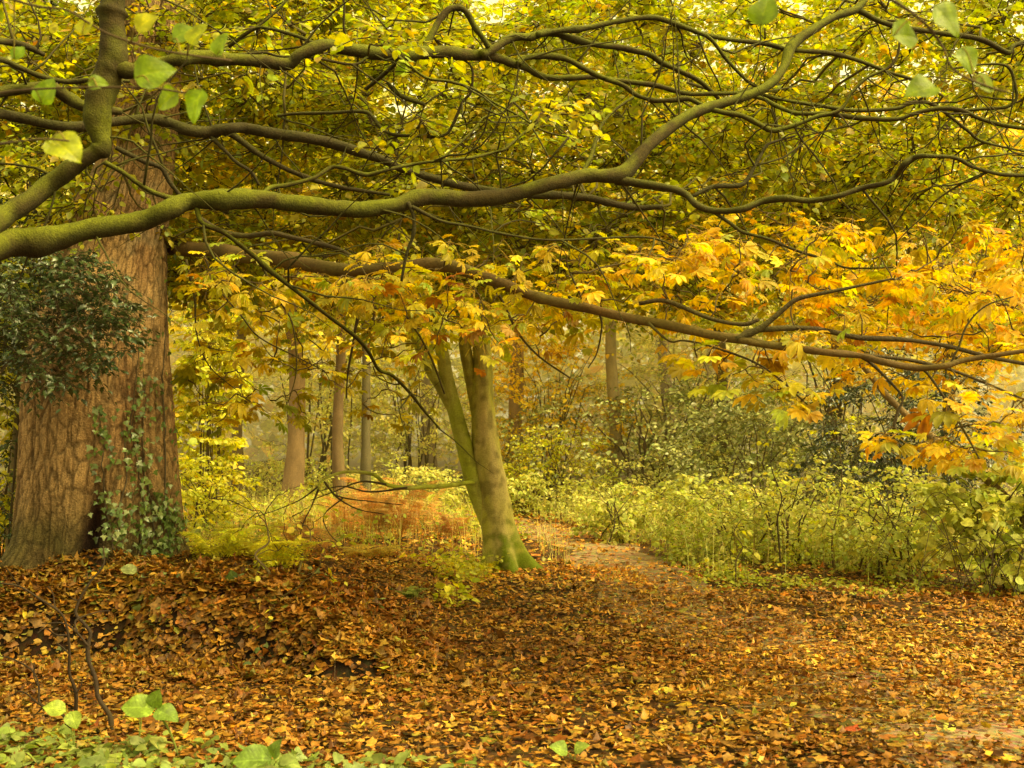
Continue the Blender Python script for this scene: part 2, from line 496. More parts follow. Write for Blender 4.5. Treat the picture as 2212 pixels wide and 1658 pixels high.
def litter(n, y0, y1, size, mb, xy=None):
    x, y = scatter(n, y0, y1) if xy is None else xy
    e = .06
    z = hgt(x, y); gx = (hgt(x + e, y) - z) / e; gy = (hgt(x, y + e) - z) / e
    slope = np.hypot(gx, gy)
    pd = path_dist(x, y)
    pr = np.where(pd < .75, np.where(y > 13, .8, .95), 1.0) * np.where(slope > .85, .85, 1.0)
    yf_ = 8.3 + .25 * np.sin(x * 1.7) + .5 * (fbm(p3(x * 1.6, 0 * y, 4.0), 2, 5) - .5) - .12 * (x + 3)
    foot = np.exp(-((y - yf_ - .06) / .10) ** 2) * sm(-.6, -1.3, x) * np.clip(.3 + 1.8 * (fbm(p3(x * 2.3, y * 0), 2, 66) - .3), 0, 1)
    pr = pr * (1 - .86 * foot)
    cl = fbm(p3(x * 1.3, y * 1.3), 3, 60)
    pr = pr * np.clip(.55 + 1.2 * (cl - .3), .35, 1)
    # mud patch at right front
    mud = np.exp(-(((x - 2.75) / .95) ** 2 + ((y - 6.3) / .42) ** 2))
    pr = pr * (1 - .86 * mud)
    # grassy verge on the right takes over beyond its edge
    pr = pr * np.where((x > 1.6) & (y > 12.6), .35, 1.0) * np.where(y > 16, .85, 1.0)
    k = rng.uniform(0, 1, len(x)) < pr
    x, y, z, gx, gy, slope = x[k], y[k], z[k], gx[k], gy[k], slope[k]
    n = len(x)
    up = np.stack([-.55 * gx, -.55 * gy, np.ones(n)], -1) + rng.normal(0, .17, (n, 3)) * np.where(rng.uniform(0, 1, n) < .14, 2.6, 1.0)[:, None]
    up = nrm(up); up[:, 2] = np.abs(up[:, 2])
    th = rng.uniform(0, 2 * math.pi, n)
    fw = np.stack([np.cos(th), np.sin(th), rng.normal(0, .1, n)], -1)
    s = size * np.exp(rng.normal(0, .33, n)); s = np.clip(s, .025, .17)
    c = pal(LIT_C, LIT_W, n, .34)
    hue = (fbm(p3(x * .9, y * .9), 3, 62) - .5)[:, None]
    damp = fbm(p3(x * .45, y * .45), 3, 67)[:, None]
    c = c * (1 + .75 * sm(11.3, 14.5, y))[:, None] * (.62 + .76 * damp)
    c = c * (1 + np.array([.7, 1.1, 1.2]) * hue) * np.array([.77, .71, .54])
    # litter lightened with distance above: the clearing's light painted into its colour
    ci = c.copy()
    c1 = c * rng.uniform(.55, 1.1, (n, 1))
    pos = np.stack([x, y, z + rng.uniform(.016, .055, n)], -1)
    ti = rng.choice(len(LITTER), n, p=np.array([2, 2.5, 2, 1.5, 3, 4, 3, 2]) / 20)
    for t in range(len(LITTER)):
        q = ti == t
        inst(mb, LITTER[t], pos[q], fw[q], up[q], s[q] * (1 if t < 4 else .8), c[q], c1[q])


mb = MB()
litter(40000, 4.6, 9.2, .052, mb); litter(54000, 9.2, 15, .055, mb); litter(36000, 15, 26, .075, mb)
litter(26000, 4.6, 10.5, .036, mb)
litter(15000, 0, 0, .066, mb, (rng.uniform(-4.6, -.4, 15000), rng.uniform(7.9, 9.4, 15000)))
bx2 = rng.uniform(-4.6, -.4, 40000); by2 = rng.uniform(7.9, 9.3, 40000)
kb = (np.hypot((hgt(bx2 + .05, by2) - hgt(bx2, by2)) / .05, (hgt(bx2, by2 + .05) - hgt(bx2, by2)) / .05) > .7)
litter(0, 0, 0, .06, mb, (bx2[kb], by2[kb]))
x, y = scatter(260, 4.7, 14); n = len(x); th_ = rng.uniform(0, math.pi, n); L_ = rng.uniform(.06, .3, n)
tq = np.stack([np.stack([x + np.cos(th_) * L_ * k, y + np.sin(th_) * L_ * k + rng.normal(0, .012, n)], -1) for k in (-.5, -.15, .2, .5)], 1)
tq = np.concatenate([tq, (hgt(tq[..., 0], tq[..., 1]) + rng.uniform(.03, .06, (n, 1)))[..., None]], -1)
tubes(mb, tq, rng.uniform(.0015, .005, (n, 1)) * np.ones((1, 4)), 5, (.12, .08, .04), 0)
tag(mb.build('leaf_litter', M_LITTER), 'carpet of brown and orange fallen leaves over the woodland floor', 'fallen leaves', kind='stuff')

# ================================================================== SHARED TREE TOOLS
def mossy_col(dark=.0, green=1.0):
    def f(p, out):
        n = fbm(p * 9.0, 3, 5)[..., None]; n2 = fbm(p * 2.2, 2, 15)[..., None]
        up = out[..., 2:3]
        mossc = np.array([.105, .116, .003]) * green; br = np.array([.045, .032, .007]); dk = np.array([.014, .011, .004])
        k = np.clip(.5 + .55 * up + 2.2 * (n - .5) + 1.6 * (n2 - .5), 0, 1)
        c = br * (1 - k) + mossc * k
        u = np.clip(-up * 1.1 + .25 + 1.4 * (n - .5), 0, 1) * .75  # undersides darkened: shade beneath the limbs painted into the bark colour
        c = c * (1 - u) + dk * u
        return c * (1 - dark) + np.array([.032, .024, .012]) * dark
    return f


def brown_col(base, var=.35, green=.2):
    base = np.array(base)
    def f(p, out):
        n = fbm(p * 7.0, 3, 25)[..., None]
        c = base * (1 - var + 2 * var * n)
        g = np.clip((fbm(p * 3.0, 2, 35)[..., None] - .5) * 4 + .4 * out[..., 2:3], 0, 1) * green
        return c * (1 - g) + np.array([.12, .12, .015]) * g
    return f


def limb_pts(tr, d0=None, d1=None, steps=6, wob=.012, seed=1):
    """tr: list of (x, y, width_px) in the photo, distance running d0..d1 -> smooth centre line and radii in metres"""
    tr = np.array(tr, float)
    ln = np.r_[0, np.cumsum(np.hypot(np.diff(tr[:, 0]), np.diff(tr[:, 1])))]
    t = ln / ln[-1]
    if tr.shape[1] == 4:
        d = tr[:, 3]
    else:
        d = d0 + (d1 - d0) * t
    p = P(tr[:, 0], tr[:, 1], d); r = tr[:, 2] / F * d / 2
    p, r = spline(p, r, steps)
    u_ = np.arange(len(r)) * .21
    r = r * (1 + .22 * (fbm(p3(u_, 0 * u_, p[0, 0] * 7), 2, 301) - .5))
    for _ in range(len(r) // 22):
        k_ = rng.integers(2, max(3, len(r) - 2)); r = r * (1 + rng.uniform(.08, .26) * np.exp(-((np.arange(len(r)) - k_) / 1.3) ** 2))
    r = np.maximum(r * .9, .003)
    return p, r


def limb(name, p, r, mat, col, parent, sides=12, rough=.35, seed=0, label=None):
    mb = MB(); tubes(mb, p[None], r[None], sides, col, 0, rough, seed)
    o = mb.build(name, mat, parent)
    if label: o['label'] = label
    return o


def sprays(mb, p0, dr, Ln, leaf, npl=13, twig_col=(.07, .05, .02), tmpl=(ROUND, ROUND2, SMALL), cols=None, wts=None, droop=.25, flat=.45, edge=None, mt=0, ml=1, tw=.0035, jit=.22, side=1.0):
    """twigs (S,3),(S,3),(S,) with leaves set alternately on either side, in flattish sprays"""
    S = len(p0)
    if S == 0: return
    K = 6
    t = np.linspace(0, 1, K)
    dr = nrm(dr)
    sv = nrm(np.cross(dr, [0, 0, 1.0]) + 1e-6)
    bend = rng.normal(0, .16, (S, 1, 1)); sag = -np.abs(rng.normal(droop * .6, droop * .5, (S, 1, 1)))
    zig = rng.normal(0, .025, (S, K, 3)); zig[:, 0] = 0
    pts = p0[:, None] + Ln[:, None, None] * (dr[:, None] * t[None, :, None] + sv[:, None] * bend * (t ** 2)[None, :, None]
          + np.array([0, 0, 1.0]) * sag * (t ** 2)[None, :, None] + zig)
    rad = tw * (1.15 - t)[None] * rng.uniform(.7, 1.4, (S, 1)) + .0009
    tubes(mb, pts, rad, 4, twig_col, mt)
    u = np.clip((np.arange(npl)[None] + rng.uniform(-.3, .3, (S, npl))) / npl * .9 + .12, .05, 1)
    f = u * (K - 1); i0 = np.clip(np.floor(f).astype(int), 0, K - 2); fr = (f - i0)[..., None]
    ar = np.arange(S)[:, None]
    base = pts[ar, i0] * (1 - fr) + pts[ar, i0 + 1] * fr
    sg = np.where(np.arange(npl) % 2 == 0, 1, -1)[None, :, None] * np.ones((S, 1, 1))
    fw = dr[:, None] * rng.uniform(.2, .9, (S, npl, 1)) + sv[:, None] * sg * side + np.array([0, 0, -1.0]) * rng.uniform(-.05, droop * 2.2, (S, npl, 1)) + rng.normal(0, .22, (S, npl, 3))
    up = np.array([0, 0, 1.0]) + rng.normal(0, flat, (S, npl, 3))
    s = leaf * np.exp(rng.normal(0, .24, (S, npl)))
    pos = base + nrm(fw) * (.012 + .1 * s[..., None])
    pos, fw, up, s = pos.reshape(-1, 3), fw.reshape(-1, 3), up.reshape(-1, 3), s.reshape(-1)
    n = len(s)
    # neighbours on one twig share a colour drift
    c = pal(cols, wts, n, jit)
    g = np.repeat(pal(cols, wts, S, .1), npl, 0)
    c = c * .6 + g * .4
    c1 = c if edge is None else c * (1 - edge[1]) + np.array(edge[0]) * edge[1] * np.exp(rng.normal(0, .3, (n, 1)))
    if edge is not None:
        mk = rng.uniform(0, 1, n)[:, None]
        c1 = np.where(mk < .6, c1, c)
    ti = rng.integers(0, len(tmpl), n)
    for k in range(len(tmpl)):
        q = ti == k
        inst(mb, tmpl[k], pos[q], fw[q], up[q], s[q], c[q], c1[q] if edge is not None else None, ml)


def reach(skel, tg, mb, col, mat=0, r0=.006, rk=.006, up=.12, K=8, sides=5, far=None):
    """branches grown outward: near targets first, later ones start from branches already grown"""
    skel = np.asarray(skel)
    d0 = np.sqrt(((tg[:, None] - skel[None]) ** 2).sum(-1).min(1))
    order = np.argsort(d0)
    PT = np.zeros((len(tg), K, 3)); LL = np.zeros(len(tg))
    t = np.linspace(0, 1, K)[None, :, None]
    for ch in np.array_split(order, min(len(order), 26)):
        g = tg[ch]
        D = ((g[:, None] - skel[None]) ** 2).sum(-1)
        s = skel[D.argmin(1)]
        L = np.linalg.norm(g - s, axis=1)
        ctrl = (s + g) / 2 + rng.normal(0, .15, s.shape) * L[:, None] + np.array([0, 0, 1.0]) * (up * L)[:, None]
        pts = s[:, None] * (1 - t) ** 2 + 2 * ctrl[:, None] * t * (1 - t) + g[:, None] * t ** 2
        z = rng.normal(0, .03, pts.shape) * np.minimum(L, 1.5)[:, None, None]; z[:, 0] = 0; z[:, -1] = 0
        PT[ch] = pts + z; LL[ch] = L
        skel = np.concatenate([skel, PT[ch][:, 2:].reshape(-1, 3)[::2]])
    rad = (r0 + rk * LL[:, None]) * (1.1 - .85 * np.linspace(0, 1, K)[None]) + .0015
    tubes(mb, PT, rad, sides, col, mat)
    return PT, LL


def tube_skel(p, n=4):
    return p[::n]


def crown_from(skel, tg, leaf, cols, wts, per=6, Ln=(.3, .6), npl=13, twig=(.06, .042, .018), bcol=(.075, .062, .02), mb=None, tmpl=(ROUND, ROUND2, SMALL), r0=.0035, rk=.0022, along=.5, **kw):
    mb = mb or MB()
    pts, L = reach(skel, tg, mb, bcol, 0, r0, rk)
    S = len(tg) * per
    ti = np.repeat(np.arange(len(tg)), per)
    u = 1 - rng.uniform(0, along, S) * rng.uniform(0, 1, S)
    u[::per] = 1
    f = u * (pts.shape[1] - 1); i0 = np.clip(np.floor(f).astype(int), 0, pts.shape[1] - 2); fr = (f - i0)[:, None]
    p0 = pts[ti, i0] * (1 - fr) + pts[ti, i0 + 1] * fr
    dr = nrm(pts[ti, i0 + 1] - pts[ti, i0])
    dr = dr * np.array([1, 1, .35])
    th = rng.normal(0, .95, S); cs, sn = np.cos(th), np.sin(th)
    dr = np.stack([dr[:, 0] * cs - dr[:, 1] * sn, dr[:, 0] * sn + dr[:, 1] * cs, dr[:, 2] + rng.normal(.02, .2, S)], -1)
    Ls = rng.uniform(*Ln, S)
    sprays(mb, p0, dr, Ls, leaf, npl, twig, tmpl, cols, wts, **kw)
    return mb


# ================================================================== 1. NEAR MOSSY TREE
LIME_C = [(.24, .30, .02), (.36, .39, .022), (.54, .48, .03), (.68, .50, .03), (.34, .42, .10), (.42, .18, .02)]
LIME_W = [34, 28, 14, 8, 15, 9]
lime = thing('mossy_tree', (-2.62, 4.9, hgt(-2.62, 4.9)), 'mossy tree at the left edge sending long crooked green limbs across the top', 'tree')
LM = mossy_col()
tp = np.array([(-2.55, 4.9, -.2), (-2.56, 4.92, .5), (-2.66, 5.0, 1.2), (-2.78, 5.2, 2.0), (-2.9, 5.5, 2.5), (-3.05, 5.7, 3.2), (-3.2, 5.8, 4.5), (-3.3, 5.9, 6.5)])
tpp, trr = spline(tp, [.36, .3, .28, .27, .24, .2, .17, .1], 8)
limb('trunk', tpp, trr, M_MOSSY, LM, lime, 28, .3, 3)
SK = [tpp]
LIMBS = [
    # lower sweeping limb and its two continuations
    ([(-190, 560, 105, 5.4), (-90, 552, 95, 5.8), (0, 527, 80, 6.2), (100, 518, 62, 6.3), (200, 493, 50, 6.4), (300, 479, 48, 6.5), (355, 455, 46, 6.5), (410, 434, 45, 6.6), (480, 431, 44, 6.6), (560, 430, 44, 6.7), (650, 441, 43, 6.8), (760, 452, 40, 6.9), (850, 444, 38, 7.0), (920, 424, 38, 7.1), (1000, 430, 37, 7.2), (1100, 421, 36, 7.3), (1200, 394, 35, 7.4), (1265, 378, 36, 7.5), (1310, 380, 36, 7.55), (1345, 374, 36, 7.6), (1372, 348, 34, 7.65), (1398, 316, 31, 7.7), (1440, 281, 28, 7.8), (1490, 247, 26, 7.9), (1530, 231, 24, 8.0), (1590, 214, 23, 8.1), (1650, 190, 23, 8.2), (1689, 152, 23, 8.3), (1711, 98, 23, 8.4), (1755, 64, 22, 8.5), (1806, 34, 20, 8.6), (1854, 16, 18, 8.7), (1885, -30, 15, 8.8)], None, 0),
    ([(1330, 388, 24, 7.6), (1440, 405, 17, 7.5), (1482, 420, 16, 7.5), (1505, 442, 16, 7.4), (1542, 455, 16, 7.4), (1600, 452, 16, 7.3), (1650, 434, 15, 7.3), (1700, 428, 15, 7.2), (1750, 433, 14, 7.2), (1806, 424, 14, 7.1), (1861, 406, 14, 7.1), (1912, 395, 14, 7.0), (1936, 379, 14, 7.0), (1952, 355, 14, 6.9), (1974, 340, 13, 6.9), (2004, 335, 11, 6.8)], None, .45),
    ([(1845, 16, 15), (1916, 51, 14), (2025, 70, 13), (2117, 84, 13), (2176, 113, 12), (2190, 99, 12), (2240, 80, 10)], (8.7, 9.2), .3),
    # limb from the lower left bending up into the upright stem
    ([(-150, 570, 75, 5.5), (-60, 515, 66, 5.9), (0, 472, 56, 6.2), (50, 440, 50, 6.3), (100, 404, 45, 6.4), (148, 366, 42, 6.4), (192, 338, 42, 6.4), (218, 318, 45, 6.4), (217, 295, 50, 6.4), (211, 256, 64, 6.4), (217, 205, 68, 6.4), (230, 165, 70, 6.4), (243, 132, 68, 6.4), (244, 90, 60, 6.4), (241, 40, 58, 6.4), (246, 0, 58, 6.4), (256, -60, 54, 6.4), (262, -200, 45, 6.5)], None, .1),
    # upper limb
    ([(240, 150, 40, 6.4), (290, 152, 34, 6.4), (340, 138, 30, 6.5), (385, 127, 29, 6.5), (430, 122, 29, 6.6), (500, 128, 30, 6.7), (570, 132, 31, 6.8), (622, 137, 30, 6.9), (652, 114, 30, 6.9), (700, 99, 31, 7.0), (750, 105, 32, 7.1), (800, 113, 33, 7.2), (870, 119, 31, 7.3), (915, 113, 31, 7.4), (965, 112, 29, 7.5), (1010, 119, 27, 7.6), (1060, 121, 24, 7.7), (1101, 134, 19, 7.8), (1138, 147, 17, 7.9), (1163, 161, 16, 8.0), (1193, 168, 15, 8.1), (1248, 167, 13, 8.2), (1300, 165, 10, 8.3)], None, 0),
    ([(1040, 118, 22), (1064, 106, 21), (1105, 81, 20), (1145, 79, 20), (1174, 71, 19), (1204, 72, 18), (1229, 81, 17), (1284, 95, 16), (1339, 102, 15), (1376, 110, 14), (1405, 118, 14), (1430, 135, 13), (1471, 154, 12), (1513, 176, 11), (1552, 212, 9)], (7.6, 8.6), 0),
    ([(1160, 75, 16), (1204, 66, 15), (1266, 60, 15), (1321, 48, 14), (1368, 40, 14), (1405, 37, 14), (1431, 41, 14), (1489, 62, 13), (1524, 75, 13), (1586, 86, 12), (1660, 95, 12), (1696, 106, 12), (1740, 110, 11), (1788, 113, 11), (1835, 124, 10), (1879, 139, 10), (1916, 154, 9), (1952, 165, 9), (1995, 178, 7)], (7.8, 8.8), .15),
    ([(1524, 75, 10), (1542, 91, 9), (1564, 121, 9), (1586, 146, 8), (1616, 176, 7), (1640, 190, 6)], (8.1, 8.3), .2),
    ([(1120, 138, 15), (1131, 127, 14), (1149, 122, 15), (1189, 120, 15), (1226, 128, 15), (1259, 146, 14), (1288, 161, 14), (1317, 172, 14), (1357, 176, 14), (1412, 183, 13), (1453, 194, 12), (1489, 202, 12), (1531, 202, 11), (1579, 201, 10), (1612, 196, 9), (1632, 182, 6)], (7.8, 8.4), 0),
    ([(1308, 170, 13), (1346, 184, 12), (1376, 205, 12), (1412, 216, 13), (1449, 216, 13), (1488, 213, 13), (1524, 231, 14), (1561, 242, 14), (1601, 249, 13), (1638, 267, 13), (1667, 281, 13), (1696, 276, 12), (1733, 264, 11), (1769, 250, 11), (1806, 242, 10), (1824, 227, 9), (1839, 201, 8), (1872, 168, 8), (1912, 150, 7), (1930, 135, 7), (1941, 110, 6), (1943, 80, 5)], (8.0, 8.0), .05),
    ([(1590, 203, 11), (1645, 212, 11), (1674, 227, 11), (1711, 242, 11), (1740, 245, 11), (1788, 246, 12), (1843, 253, 12), (1898, 257, 12), (1945, 256, 12), (1971, 246, 11), (2026, 234, 11), (2077, 238, 11), (2117, 256, 10), (2172, 271, 10), (2250, 282, 9)], (8.2, 7.8), .1),
    ([(1634, 201, 9), (1696, 216, 10), (1769, 227, 10), (1843, 238, 10), (1934, 234, 10), (1963, 223, 9), (1996, 220, 9), (2026, 231, 9), (2055, 253, 8), (2091, 282, 7), (2128, 307, 7), (2250, 334, 6)], (8.3, 8.6), .15),
    ([(2060, 240, 8), (2135, 234, 9), (2172, 231, 9), (2194, 216, 8), (2194, 190, 8), (2176, 143, 7), (2117, 139, 6), (2060, 148, 5)], (8.2, 8.0), .25),
    ([(1995, 336, 10), (2062, 340, 10), (2099, 359, 10), (2135, 370, 10), (2172, 377, 10), (2250, 379, 9)], (6.8, 6.9), .4),
    # the arched loop on the upper limb
    ([(918, 108, 20), (924, 92, 18), (937, 66, 17), (951, 40, 16), (970, 20, 16), (995, 17, 17), (1011, 30, 16), (1024, 55, 15), (1043, 81, 14), (1056, 102, 13)], (7.4, 7.6), 0),
    # thinner crooked branches
    ([(225, 350, 16), (263, 370, 12), (293, 392, 12), (329, 414, 12), (366, 426, 12), (410, 432, 14)], (6.35, 6.6), .1),
    ([(421, 428, 15, 6.6), (428, 461, 13, 6.6), (439, 483, 12, 6.6), (476, 498, 12, 6.7), (512, 523, 12, 6.8), (549, 553, 12, 6.9), (586, 586, 12, 7.0), (662, 645, 11, 7.2), (714, 686, 10, 7.4), (766, 725, 10, 7.6), (796, 759, 9, 7.8), (818, 798, 9, 8.0), (848, 811, 8, 8.1), (887, 850, 7, 8.3), (921, 893, 6, 8.5), (950, 925, 4, 8.7)], None, 0),
    ([(560, 430, 14, 6.8), (582, 406, 11, 7.0), (622, 399, 10, 7.1), (677, 384, 10, 7.2), (714, 362, 10, 7.3), (742, 362, 10, 7.3), (790, 377, 9, 7.4), (838, 366, 9, 7.4), (889, 355, 9, 7.5), (937, 348, 8, 7.5), (980, 344, 8, 7.6), (1021, 340, 8, 7.7), (1065, 329, 7, 7.8), (1090, 322, 7, 7.8), (1120, 296, 6, 7.9), (1156, 267, 5, 8), (1193, 234, 4, 8.1)], None, 0),
    ([(951, 344, 7), (991, 311, 6), (1028, 275, 6), (1046, 253, 5), (1094, 238, 5), (1120, 198, 4)], (7.5, 7.8), 0),
    ([(1255, 378, 13), (1268, 355, 10), (1277, 337, 10), (1288, 300, 9), (1303, 264, 8), (1332, 234, 7), (1368, 209, 6)], (7.5, 7.8), .1),
    ([(600, 250, 7), (637, 245, 8), (717, 243, 9), (765, 240, 9), (798, 245, 9), (819, 271, 9), (845, 289, 8), (893, 293, 8), (955, 293, 8), (977, 271, 8), (999, 220, 7), (1017, 198, 7), (1019, 146, 6), (990, 122, 5)], (8.0, 7.6), .55),
    ([(790, 192, 9), (820, 168, 10), (852, 140, 10), (870, 122, 9)], (7.6, 7.3), .5),
    ([(838, 178, 9), (850, 193, 11), (871, 209, 11), (918, 225, 9)], (7.6, 7.6), .5),
    ([(856, 118, 9), (882, 139, 8), (922, 168, 8), (973, 176, 7), (1028, 194, 7), (1065, 220, 6), (1120, 249, 5), (1174, 282, 5), (1229, 296, 4)], (7.2, 7.4), 0),
    ([(494, 100, 9), (549, 62, 9), (586, 62, 9), (640, 77, 9), (684, 95, 9)], (7.2, 7.0), .1),
    ([(549, 62, 8), (586, 33, 7), (618, 0, 7), (650, -50, 6)], (7.2, 7.3), .2),
    ([(480, 122, 9), (567, 113, 7), (604, 121, 7), (677, 124, 7), (761, 139, 7), (795, 122, 6)], (6.7, 7.1), .2),
    ([(880, 436, 12), (893, 465, 9), (893, 505, 9), (878, 549, 8), (867, 607, 7)], (7.0, 7.1), .75),
    ([(890, 446, 9), (951, 476, 7), (1010, 487, 7), (1068, 501, 7), (1112, 509, 6), (1156, 516, 6), (1211, 518, 6), (1266, 516, 5), (1339, 512, 5), (1394, 512, 5), (1431, 520, 5), (1470, 540, 4)], (7.0, 7.4), .6),
    ([(1540, 456, 10), (1579, 483, 8), (1605, 501, 8), (1660, 516, 7), (1696, 531, 7), (1744, 549, 7), (1788, 560, 6), (1830, 578, 5), (1930, 577, 4)], (7.4, 7.2), .5),
    ([(1495, 424, 9), (1542, 403, 12), (1597, 400, 13), (1616, 384, 10), (1630, 358, 9), (1645, 333, 8), (1660, 311, 8), (1718, 293, 5)], (7.5, 7.6), .8),
    # darker limbs behind
    ([(-160, 215, 42, 5.9), (0, 245, 26, 7.0), (55, 256, 25, 7.2), (110, 270, 25, 7.3), (165, 274, 25, 7.4), (250, 262, 24, 7.6), (330, 256, 24, 7.7), (366, 265, 26, 7.8), (403, 279, 28, 7.8), (450, 285, 28, 7.9), (490, 277, 27, 7.9), (530, 277, 26, 8), (586, 287, 25, 8), (659, 297, 24, 8.1), (717, 309, 24, 8.2), (772, 327, 23, 8.2), (827, 345, 21, 8.3), (874, 367, 20, 8.3), (922, 381, 19, 8.4), (973, 395, 19, 8.4), (1028, 406, 18, 8.5), (1083, 414, 18, 8.5), (1156, 421, 18, 8.6), (1211, 421, 18, 8.6), (1266, 426, 18, 8.7), (1321, 439, 17, 8.7), (1376, 448, 15, 8.8), (1430, 446, 11, 8.8)], None, .7),
    ([(470, 282, 18), (501, 290, 16), (531, 311, 15), (567, 337, 14), (622, 366, 13), (677, 388, 12), (732, 403, 11), (772, 410, 10), (842, 420, 8)], (7.9, 8.3), .6),
    ([(455, 295, 12), (487, 326, 9), (512, 351, 9), (542, 370, 8), (560, 400, 6)], (7.9, 8.0), .8),
    ([(250, 318, 12), (271, 329, 12), (311, 348, 12), (348, 362, 12), (366, 392, 12), (392, 425, 10)], (6.5, 6.7), .85),
    ([(-120, 110, 26, 5.9), (0, 128, 13, 6.6), (44, 146, 13, 6.7), (92, 165, 13, 6.8), (146, 176, 12, 6.9), (205, 172, 11, 6.9), (280, 175, 8, 7)], None, .5),
    ([(-110, 80, 26, 5.9), (0, 88, 17, 6.8), (55, 99, 17, 6.9), (95, 118, 12, 7)], None, .55),
    ([(-120, 215, 30, 5.9), (-20, 200, 26, 6.8), (60, 190, 26, 7.0), (110, 190, 28, 7.1), (150, 213, 28, 7.2), (190, 232, 26, 7.2), (260, 240, 18, 7.4)], None, .3),
]
for k, (tr, dd, dark) in enumerate(LIMBS):
    p, r = limb_pts(tr, *(dd or (None, None)))
    big = tr[0][2] > 20
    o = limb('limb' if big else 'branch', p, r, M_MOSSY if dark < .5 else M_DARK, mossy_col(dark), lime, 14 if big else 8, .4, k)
    SK.append(p)
    if dark >= .5: o['label'] = 'dark brown almost bare limb' if big else 'dark thin crooked branch'
SKL = np.concatenate([s[::3] for s in SK[1:]])


def targets(n, box, dens=None, seed=0, thr=.0):
    """n points in a photo box (x0,x1,y0,y1) over a distance range (d0,d1), clumped"""
    x0, x1, y0, y1, d0, d1 = box
    m = n * 6
    x = rng.uniform(x0, x1, m); y = rng.uniform(y0, y1, m); d = rng.uniform(d0, d1, m)
    q = P(x, y, d)
    k = fbm(q * 1.4, 2, 100 + seed) > thr
    if dens is not None: k &= rng.uniform(0, 1, m) < dens(x, y)
    return q[k][:n]


low = lambda x, y: np.clip((560 + 40 * np.sin(x / 170) - y) / 60, .02, 1)
tg1 = np.concatenate([targets(8, (-80, 1250, -60, 330, 6.8, 8.2), low, 3, .42), targets(260, (-80, 2300, -60, 560, 9.4, 11.0), low, 1, .4), targets(430, (-80, 2300, -80, 560, 10.3, 13.5), low, 2, .36), targets(110, (-80, 900, -80, 330, 9.4, 12), low, 4, .3), targets(90, (1250, 2320, 430, 690, 11, 14), None, 5, .36), targets(90, (360, 1500, 470, 640, 9.8, 13), None, 6, .36)])
mbq = MB()
bs = SKL[(SKL[:, 1] > 6.3) & (SKL[:, 0] > -3.4)]
bs = bs[rng.integers(0, len(bs), 230)]; n = len(bs); K = 9
dv = np.stack([rng.normal(.35, .8, n), rng.normal(.25, .35, n), rng.normal(-.05, .6, n)], -1); dv = nrm(dv)
stp = dv[:, None] + np.cumsum(rng.normal(0, .24, (n, K, 3)), 1); stp[:, 0] = 0
L_ = rng.uniform(.3, 1.25, n)
tq = bs[:, None] + np.cumsum(nrm(stp) * (stp != 0), 1) * (L_ / K)[:, None, None]
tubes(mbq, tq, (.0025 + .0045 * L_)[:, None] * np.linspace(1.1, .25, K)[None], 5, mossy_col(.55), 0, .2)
mb = crown_from(SKL, tg1, .058, LIME_C, LIME_W, per=9, Ln=(.3, .62), npl=13, mb=mbq, r0=.0045, rk=.005, bcol=(.075, .062, .016), along=.8, edge=((.30, .17, .03), .25), droop=.22)
tag(mb.build('crown', [M_TWIG, M_LEAF], lime), 'yellow green leaves in flat sprays')

# near twig with big pale leaves at the top left and top right corners
big_leaf = [(330, 152, 84, 20, 3.2, (.30, .34, .04)), (360, 215, 62, -150, 3.3, (.33, .36, .06)), (422, 228, 74, -110, 3.2, (.34, .40, .05)), (426, 70, 58, 60, 3.2, (.52, .46, .04)), (395, 68, 56, 30, 3.3, (.28, .32, .07)),
            (476, 92, 52, 70, 3.4, (.32, .36, .05)), (312, 45, 52, 40, 3.1, (.62, .48, .04)), (142, 318, 86, -35, 3.0, (.55, .48, .04)), (100, 195, 60, 65, 3.3, (.3, .36, .04)), (40, 112, 36, 60, 3.4, (.28, .35, .04)), (185, 52, 45, 70, 3.2, (.58, .46, .04)), (212, 178, 42, 0, 3.2, (.30, .34, .06)),
            (1650, 18, 70, 80, 3.0, (.26, .30, .035)), (2050, 42, 84, -45, 2.9, (.30, .33, .035)), (1960, 75, 74, 10, 2.9, (.32, .36, .04)), (2092, 128, 60, -70, 3.0, (.30, .34, .04)), (1990, 190, 74, -170, 2.9, (.33, .36, .045)), (2130, 180, 50, -20, 3.0, (.32, .33, .04))]
tw1 = [(-150, -60, 14, 3.6), (60, 8, 7, 3.3), (140, 20, 6, 3.2), (190, 48, 6, 3.2), (240, 75, 6, 3.2), (330, 104, 5, 3.25), (420, 120, 4, 3.3), (500, 130, 3, 3.4)]
tw2 = [(-150, 230, 12, 3.6), (0, 200, 6, 3.3), (120, 190, 5, 3.2), (250, 188, 5, 3.2), (330, 190, 4, 3.2), (400, 200, 3, 3.2)]
tw4 = [(-150, 330, 12, 3.6), (40, 305, 5, 3.1), (100, 300, 4, 3.0), (150, 304, 3, 3.0)]
tw3 = [(1500, -160, 14, 3.2), (1800, -60, 10, 3.0), (1960, 20, 7, 2.9), (2030, 90, 6, 2.9), (2060, 150, 5, 2.9), (2130, 185, 4, 3.0), (2180, 200, 3, 3.0)]
twp = []
for tr in (tw1, tw2, tw3, tw4):
    p, r = limb_pts(tr)
    limb('twig', p, r, M_TWIG, brown_col((.075, .05, .025), .3, .1), lime, 6, .2, 5); twp.append(p)
root = np.array([(-3.2, 5.6, 4.2), (-2.6, 4.9, 4.25), (-2.0, 4.2, 4.0)])
